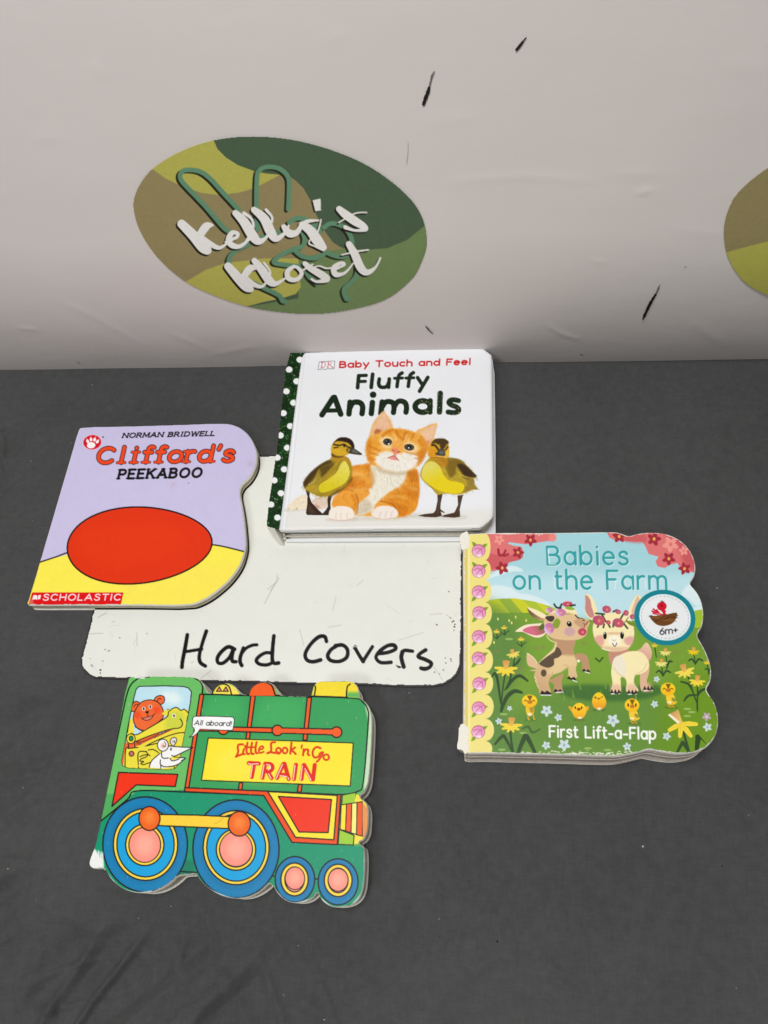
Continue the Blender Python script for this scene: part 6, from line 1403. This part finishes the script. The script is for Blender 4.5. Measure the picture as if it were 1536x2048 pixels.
# shallow dents of the hung sheet
Yw = wall_y(X, Zw) - 0.0008 * (vnoise(X * 14 + 13, Zw * 18, 91) - .5)
for L, a_, w_ in (([(880, 366), (990, 356), (1070, 354), (1190, 362)], .5, 7), ([(1270, 386), (1308, 381)], .9, 5), ([(1180, 520), (1218, 528)], .6, 5), ([(120, 600), (200, 640), (290, 690)], .5, 10), ([(30, 655), (80, 660)], .7, 7), ([(1090, 648), (1125, 668), (1160, 680)], .9, 6),
                  ([(330, 660), (420, 700)], .5, 9), ([(60, 280), (120, 270)], .4, 9), ([(180, 120), (215, 160)], .5, 10), ([(1220, 345), (1330, 350)], .4, 8), ([(860, 240), (960, 236)], .3, 9), ([(420, 710), (520, 690)], .5, 9), ([(1380, 640), (1450, 690)], .6, 12), ([(1460, 120), (1530, 150)], .4, 12), ([(640, 90), (700, 60)], .3, 10), ([(1340, 455), (1450, 470)], .4, 10)):
    P = smooth_pts(np.array(L, float), False, 6)
    yy = np.full(len(P), Y0)
    for _ in range(30):
        px_, pz_ = on_wall(P[:, 0], P[:, 1], yy); yy = wall_y(px_, pz_)
    Pw = np.stack([px_, pz_], 1); wd = w_ * 0.0004; d = np.full(X.shape, 1e9); tt = np.zeros(X.shape)
    for i, (A, B) in enumerate(zip(Pw[:-1], Pw[1:])):
        e = B - A; t = np.clip(((X - A[0]) * e[0] + (Zw - A[1]) * e[1]) / (e @ e), 0, 1); dd = np.hypot(X - A[0] - t * e[0], Zw - A[1] - t * e[1])
        k = dd < d; d[k] = dd[k]; tt[k] = (i + t[k]) / (len(Pw) - 1)
    Yw -= a_ * 0.0005 * np.exp(-(d / wd) ** 2) * np.sin(math.pi * np.clip(tt, .02, .98)) ** .6
V = np.stack([X, Yw, Zw], -1).reshape(-1, 3); H_, W_ = X.shape; q = np.arange(H_ * W_).reshape(H_, W_)
mesh_from('sheet', V, np.stack([q[:-1, :-1], q[:-1, 1:], q[1:, 1:], q[1:, :-1]], -1).reshape(-1, 4), wall_material(), wall, (0, WFRONT, 0), smooth=True)


def wall_map(dx=0.0, dz=0.0, gap=0.0004):
    def f(px, py):
        y = np.full(np.shape(px), Y0)
        for _ in range(30):
            x, z = on_wall(px, py, y); y = wall_y(x, z)
        return x + dx, wall_y(x + dx, z + dz) - gap - 0.0004, z + dz
    return f


oval_px = to_px(ellipse_outline(), TG)
spot = lambda q: [float(np.ravel(v)[0]) for v in wall_map(gap=0)(np.array([q[0]], float), np.array([q[1]], float))]
s1, s2 = spot(to_px([(43, 385)], TG)[0]), spot((1462, 404))
for d_, lb in (((0, 0), 'whole oval print with white brush lettering'), ((s2[0] - s1[0], s2[2] - s1[2]), 'oval print cut off by the right edge')):
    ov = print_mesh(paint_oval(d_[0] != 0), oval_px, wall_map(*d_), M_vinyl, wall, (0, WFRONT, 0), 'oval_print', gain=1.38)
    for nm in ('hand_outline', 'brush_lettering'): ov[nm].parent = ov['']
    ov['']['label'] = lb


def ribbon(name, pts, m, parent, origin, mapper):
    p = smooth_pts(np.asarray(pts, float), False, 8)
    t = np.gradient(p[:, :2], axis=0); t /= np.linalg.norm(t, axis=1)[:, None] + 1e-9
    n = np.stack([-t[:, 1], t[:, 0]], 1); rs = np.random.default_rng(len(pts) * 7 + int(p[0, 0]))
    w = p[:, 2] / 2 * (1 + rs.normal(0, .16, len(p))); w[0] *= .4; w[-1] *= .4
    A, B = p[:, :2] + n * w[:, None], p[:, :2] - n * w[:, None]
    Q = np.vstack([A, B]); k = len(p)
    x, y, z = mapper(Q[:, 0], Q[:, 1])
    F = np.array([(i, i + 1, k + i + 1, k + i) for i in range(k - 1)])
    return mesh_from(name, np.stack([x, np.broadcast_to(y, x.shape), z], 1), F, m, parent, origin)


wm = wall_map(gap=0.0006)
s6 = zoom(800, 40, 5.12); s5 = zoom(1200, 300, 4.571)
Zp = lambda L, o_: [(o_[0] + x / o_[2], o_[1] + y / o_[2], w / o_[2]) for x, y, w in L]
for pts, mm in ((Zp([(1185, 304, 24), (1220, 262, 26), (1255, 215, 22), (1296, 165, 8)], s6), M_mark), (Zp([(236, 866, 30), (262, 790, 36), (288, 720, 34), (300, 670, 20)], s6), M_mark),
                (Zp([(300, 675, 18), (318, 600, 16), (330, 555, 18), (356, 515, 10)], s6), M_faint), (Zp([(388, 1545, 12), (440, 1430, 26), (480, 1355, 22), (515, 1300, 14)], s5), M_mark), (Zp([(512, 1305, 14), (530, 1262, 16), (546, 1222, 6)], s5), M_faint),
                (Zp([(768, 1066, 8), (790, 1055, 12)], s5), M_mark), ([(851, 651, 2), (856, 656, 2.4), (860, 661, 2), (866, 666, 1.4)], M_mark),
                ([(816, 283, .7), (816, 300, .5), (813, 326, .6)], M_faint), ([(1160, 708, 3), (1166, 709, 3)], M_mark), ([(155, 723, 1.6), (160, 725, 2)], M_mark)):
    ribbon('ink_mark', pts, mm, wall, (0, WFRONT, 0), wm)

# ------------------------------------------------------------------ the white lettered board
lowpx = np.array(board_px()); BT = 0.0015
low = np.stack(on_table(lowpx[:, 0], lowpx[:, 1], BT), 1)
lft, rgt = low[0], low[-1]
topL, topR = np.array(on_table(535, 912, BT), float), None
ld = (low[0] - low[2]) / np.linalg.norm(low[0] - low[2]); rd = (low[-1] - low[-3]) / np.linalg.norm(low[-1] - low[-3])
tl = low[0] + ld * ((topL[1] - low[0][1]) / ld[1]); tr = low[-1] + rd * ((topL[1] + 0.003 - low[-1][1]) / rd[1])
cor = lambda p, sx: [(p[0], p[1] - 0.016), (p[0] + sx * 0.004, p[1] - 0.004), (p[0] + sx * 0.016, p[1])]
bpoly = np.array([tuple(v) for v in low] + cor(tr, -1) + cor(tl, 1)[::-1])
borg = (float(bpoly[:, 0].mean()), float(bpoly[:, 1].mean()), 0.0)
board = thing('sign_board', 'white enamelled board with chipped lower edge and handwritten black words, under the books', 'sign', borg)
Vb, Fb = prism(bpoly, 0.0, BT - 0.00012)
mesh_from('board_plate', Vb, Fb, M_metal, board, borg)
inv_px = []
for x, y in bpoly:                                   # back to frame coordinates for the cut
    v = np.array([x, y, BT]) - np.array([0, 0, HC]); cz = -(v @ b); inv_px.append((768 + FPX * (v @ r) / cz, 1024 - FPX * (v @ u) / cz))
flat_map = lambda zz: (lambda px, py: (*on_table(px, py, zz), np.full(np.shape(px), zz)))
print_mesh(paint_board(), np.array(inv_px), flat_map(BT), M_enamel, board, borg, 'board_face', ragged=3.2, rim=0.7)


# ------------------------------------------------------------------ books
def leaves(name, plan, z0, z1, n, m, parent, origin, rs, jit=0.0006, gap=0.00030):
    V, F = [], []
    t = (z1 - z0) / n
    for k in range(n):
        d = abs(rs.normal(0, jit)); P = inset(plan, d) + rs.normal(0, jit * .5, 2)
        v, f = prism(P, z0 + k * t + gap / 2, z0 + (k + 1) * t - gap / 2)
        o_ = len(V); V += v; F += [tuple(i + o_ for i in g) for g in f]
    return mesh_from(name, V, F, m, parent, origin)


def board_book(name, label, out_zoom, o_, canvas, zt, n_leaves, pages, names=None, ragged=2.0):
    px = outline(to_px(out_zoom, o_))
    plan = np.stack(on_table(px[:, 0], px[:, 1], zt), 1)
    org = (float(plan[:, 0].mean()), float(plan[:, 1].mean()), 0.0)
    bk = thing(name, label, 'board book', org, 'children\'s board books on the table')
    rs = np.random.default_rng(len(label))
    v, f = prism(plan, 0.0, 0.0015); mesh_from('back_cover', v, f, M_card, bk, org)
    leaves('page_block', inset(plan, 0.0002), 0.0016, zt - 0.0019, n_leaves, pages, bk, org, rs)
    v, f = prism(inset(plan, 0.0006), zt - 0.0018, zt - 0.00035, plan); fc = mesh_from('front_cover', v, f, M_card, bk, org)
    made = print_mesh(canvas, px, flat_map(zt), M_ink, bk, org, 'cover_print', ragged=ragged, edge_round=0.0011, names=names)
    for ob in made.values(): ob.parent = fc
    return bk, org, plan


board_book('board_book', 'lilac and yellow board book with red oval and orange title, rounded notched right edge', OUT_LILAC, TC, paint_lilac(), 0.0115, 6, M_pages, ragged=1.6)
bk, borg2, fplan = board_book('board_book', 'farm board book with goats, daffodils and round teal sticker, scalloped right edge and torn spine', OUT_FARM, TB, paint_farm(), 0.030, 12, M_pages_w, ragged=3.0)
board_book('board_book', 'green engine-shaped board book with blue wheels and yellow name panel, in front of the board', OUT_ENGINE, TT, paint_engine(), 0.0195, 8, M_pagewhite, ragged=1.2)
# torn paper of the farm book's spine
rs = np.random.default_rng(4)
for px in ([(921, 1070), (927, 1066), (935, 1064), (938, 1072), (937, 1090), (933, 1098), (925, 1100), (921, 1085)], [(919, 1452), (926, 1448), (936, 1456), (937, 1480), (937, 1503), (932, 1507), (922, 1500), (915, 1496), (917, 1472)]):
    p = outline(px); pl = np.stack(on_table(p[:, 0], p[:, 1], 0.0302), 1) + rs.normal(0, .0002, (len(p), 2))
    v, f = prism(pl, 0.014, 0.0304, inset(pl, 0.0012) + np.array([0.0012, 0.0])); mesh_from('torn_spine', v, f, M_torn, bk, borg2)

# the padded book of animals
ZP = 0.0225
px = outline(to_px(OUT_PADDED, TD)); plan = np.stack(on_table(px[:, 0], px[:, 1], ZP), 1)
org = (float(plan[:, 0].mean()), float(plan[:, 1].mean()), 0.0)
ab = thing('padded_book', 'thick white padded book with kitten and two ducklings on cover, dotted green spine', 'board book', org, 'children\'s board books on the table')
bp = np.array([(574, 1087.5), (780, 1087), (975, 1086), (991, 1080), (991, 900), (989, 752), (984, 722), (960, 716), (622, 722)]); bw = np.stack(on_table(bp[:, 0], bp[:, 1], 0.001), 1)
v, f = prism(bw, BT, BT + 0.0032, inset(bw, 0.0005)); mesh_from('back_cover', v, f, M_white, ab, org)
rs = np.random.default_rng(8)
pg = inset(plan, 0.0013); pg[:, 0] += 0.0006
pb = leaves('page_block', pg, BT + 0.0038, ZP - 0.0042, 7, M_pagewhite, ab, org, rs, jit=0.0006, gap=0.0004)
v, f = prism(inset(plan, 0.0011), ZP - 0.0088, ZP - 0.0082); mesh_from('blue_page', v, f, M_blue, ab, org)
v, f = prism(inset(plan, 0.0011), ZP - 0.0040, ZP - 0.0012, inset(plan, 0.0004)); fc = mesh_from('front_cover', v, f, M_white, ab, org)
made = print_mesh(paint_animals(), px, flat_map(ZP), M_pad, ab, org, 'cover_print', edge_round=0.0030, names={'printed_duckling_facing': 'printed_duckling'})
for ob in made.values(): ob.parent = fc
made['printed_duckling']['label'] = 'duckling seen from the side'; made['printed_duckling_facing']['label'] = 'duckling facing the viewer'
ZS = ZP - 0.0022
sp = np.array(OUT_SPINE, float); spx = outline(sp)
sobj = print_mesh(paint_spine(), spx, flat_map(ZS), M_ink, ab, org, 'spine_print', edge_round=0.001)
oa, ob_, ia, ib_ = (np.array(on_table(*p, ZS - 0.0002), float) for p in ((582, 699), (533, 1054), (597, 700), (549, 1057.5)))
shift = np.array(on_table(560, 1091, BT), float) - ob_
Vs = [(*p, ZS - 0.0003) for p in (oa, ia, ib_, ob_)] + [(*(p + shift), BT) for p in (oa, ia - (ia - oa) * .45, ib_ - (ib_ - ob_) * .45, ob_)]
spn = mesh_from('spine', Vs, [(0, 3, 2, 1), (4, 5, 6, 7), (0, 1, 5, 4), (1, 2, 6, 5), (2, 3, 7, 6), (3, 0, 4, 7)], M_card, ab, org)
for o2 in sobj.values(): o2.parent = spn
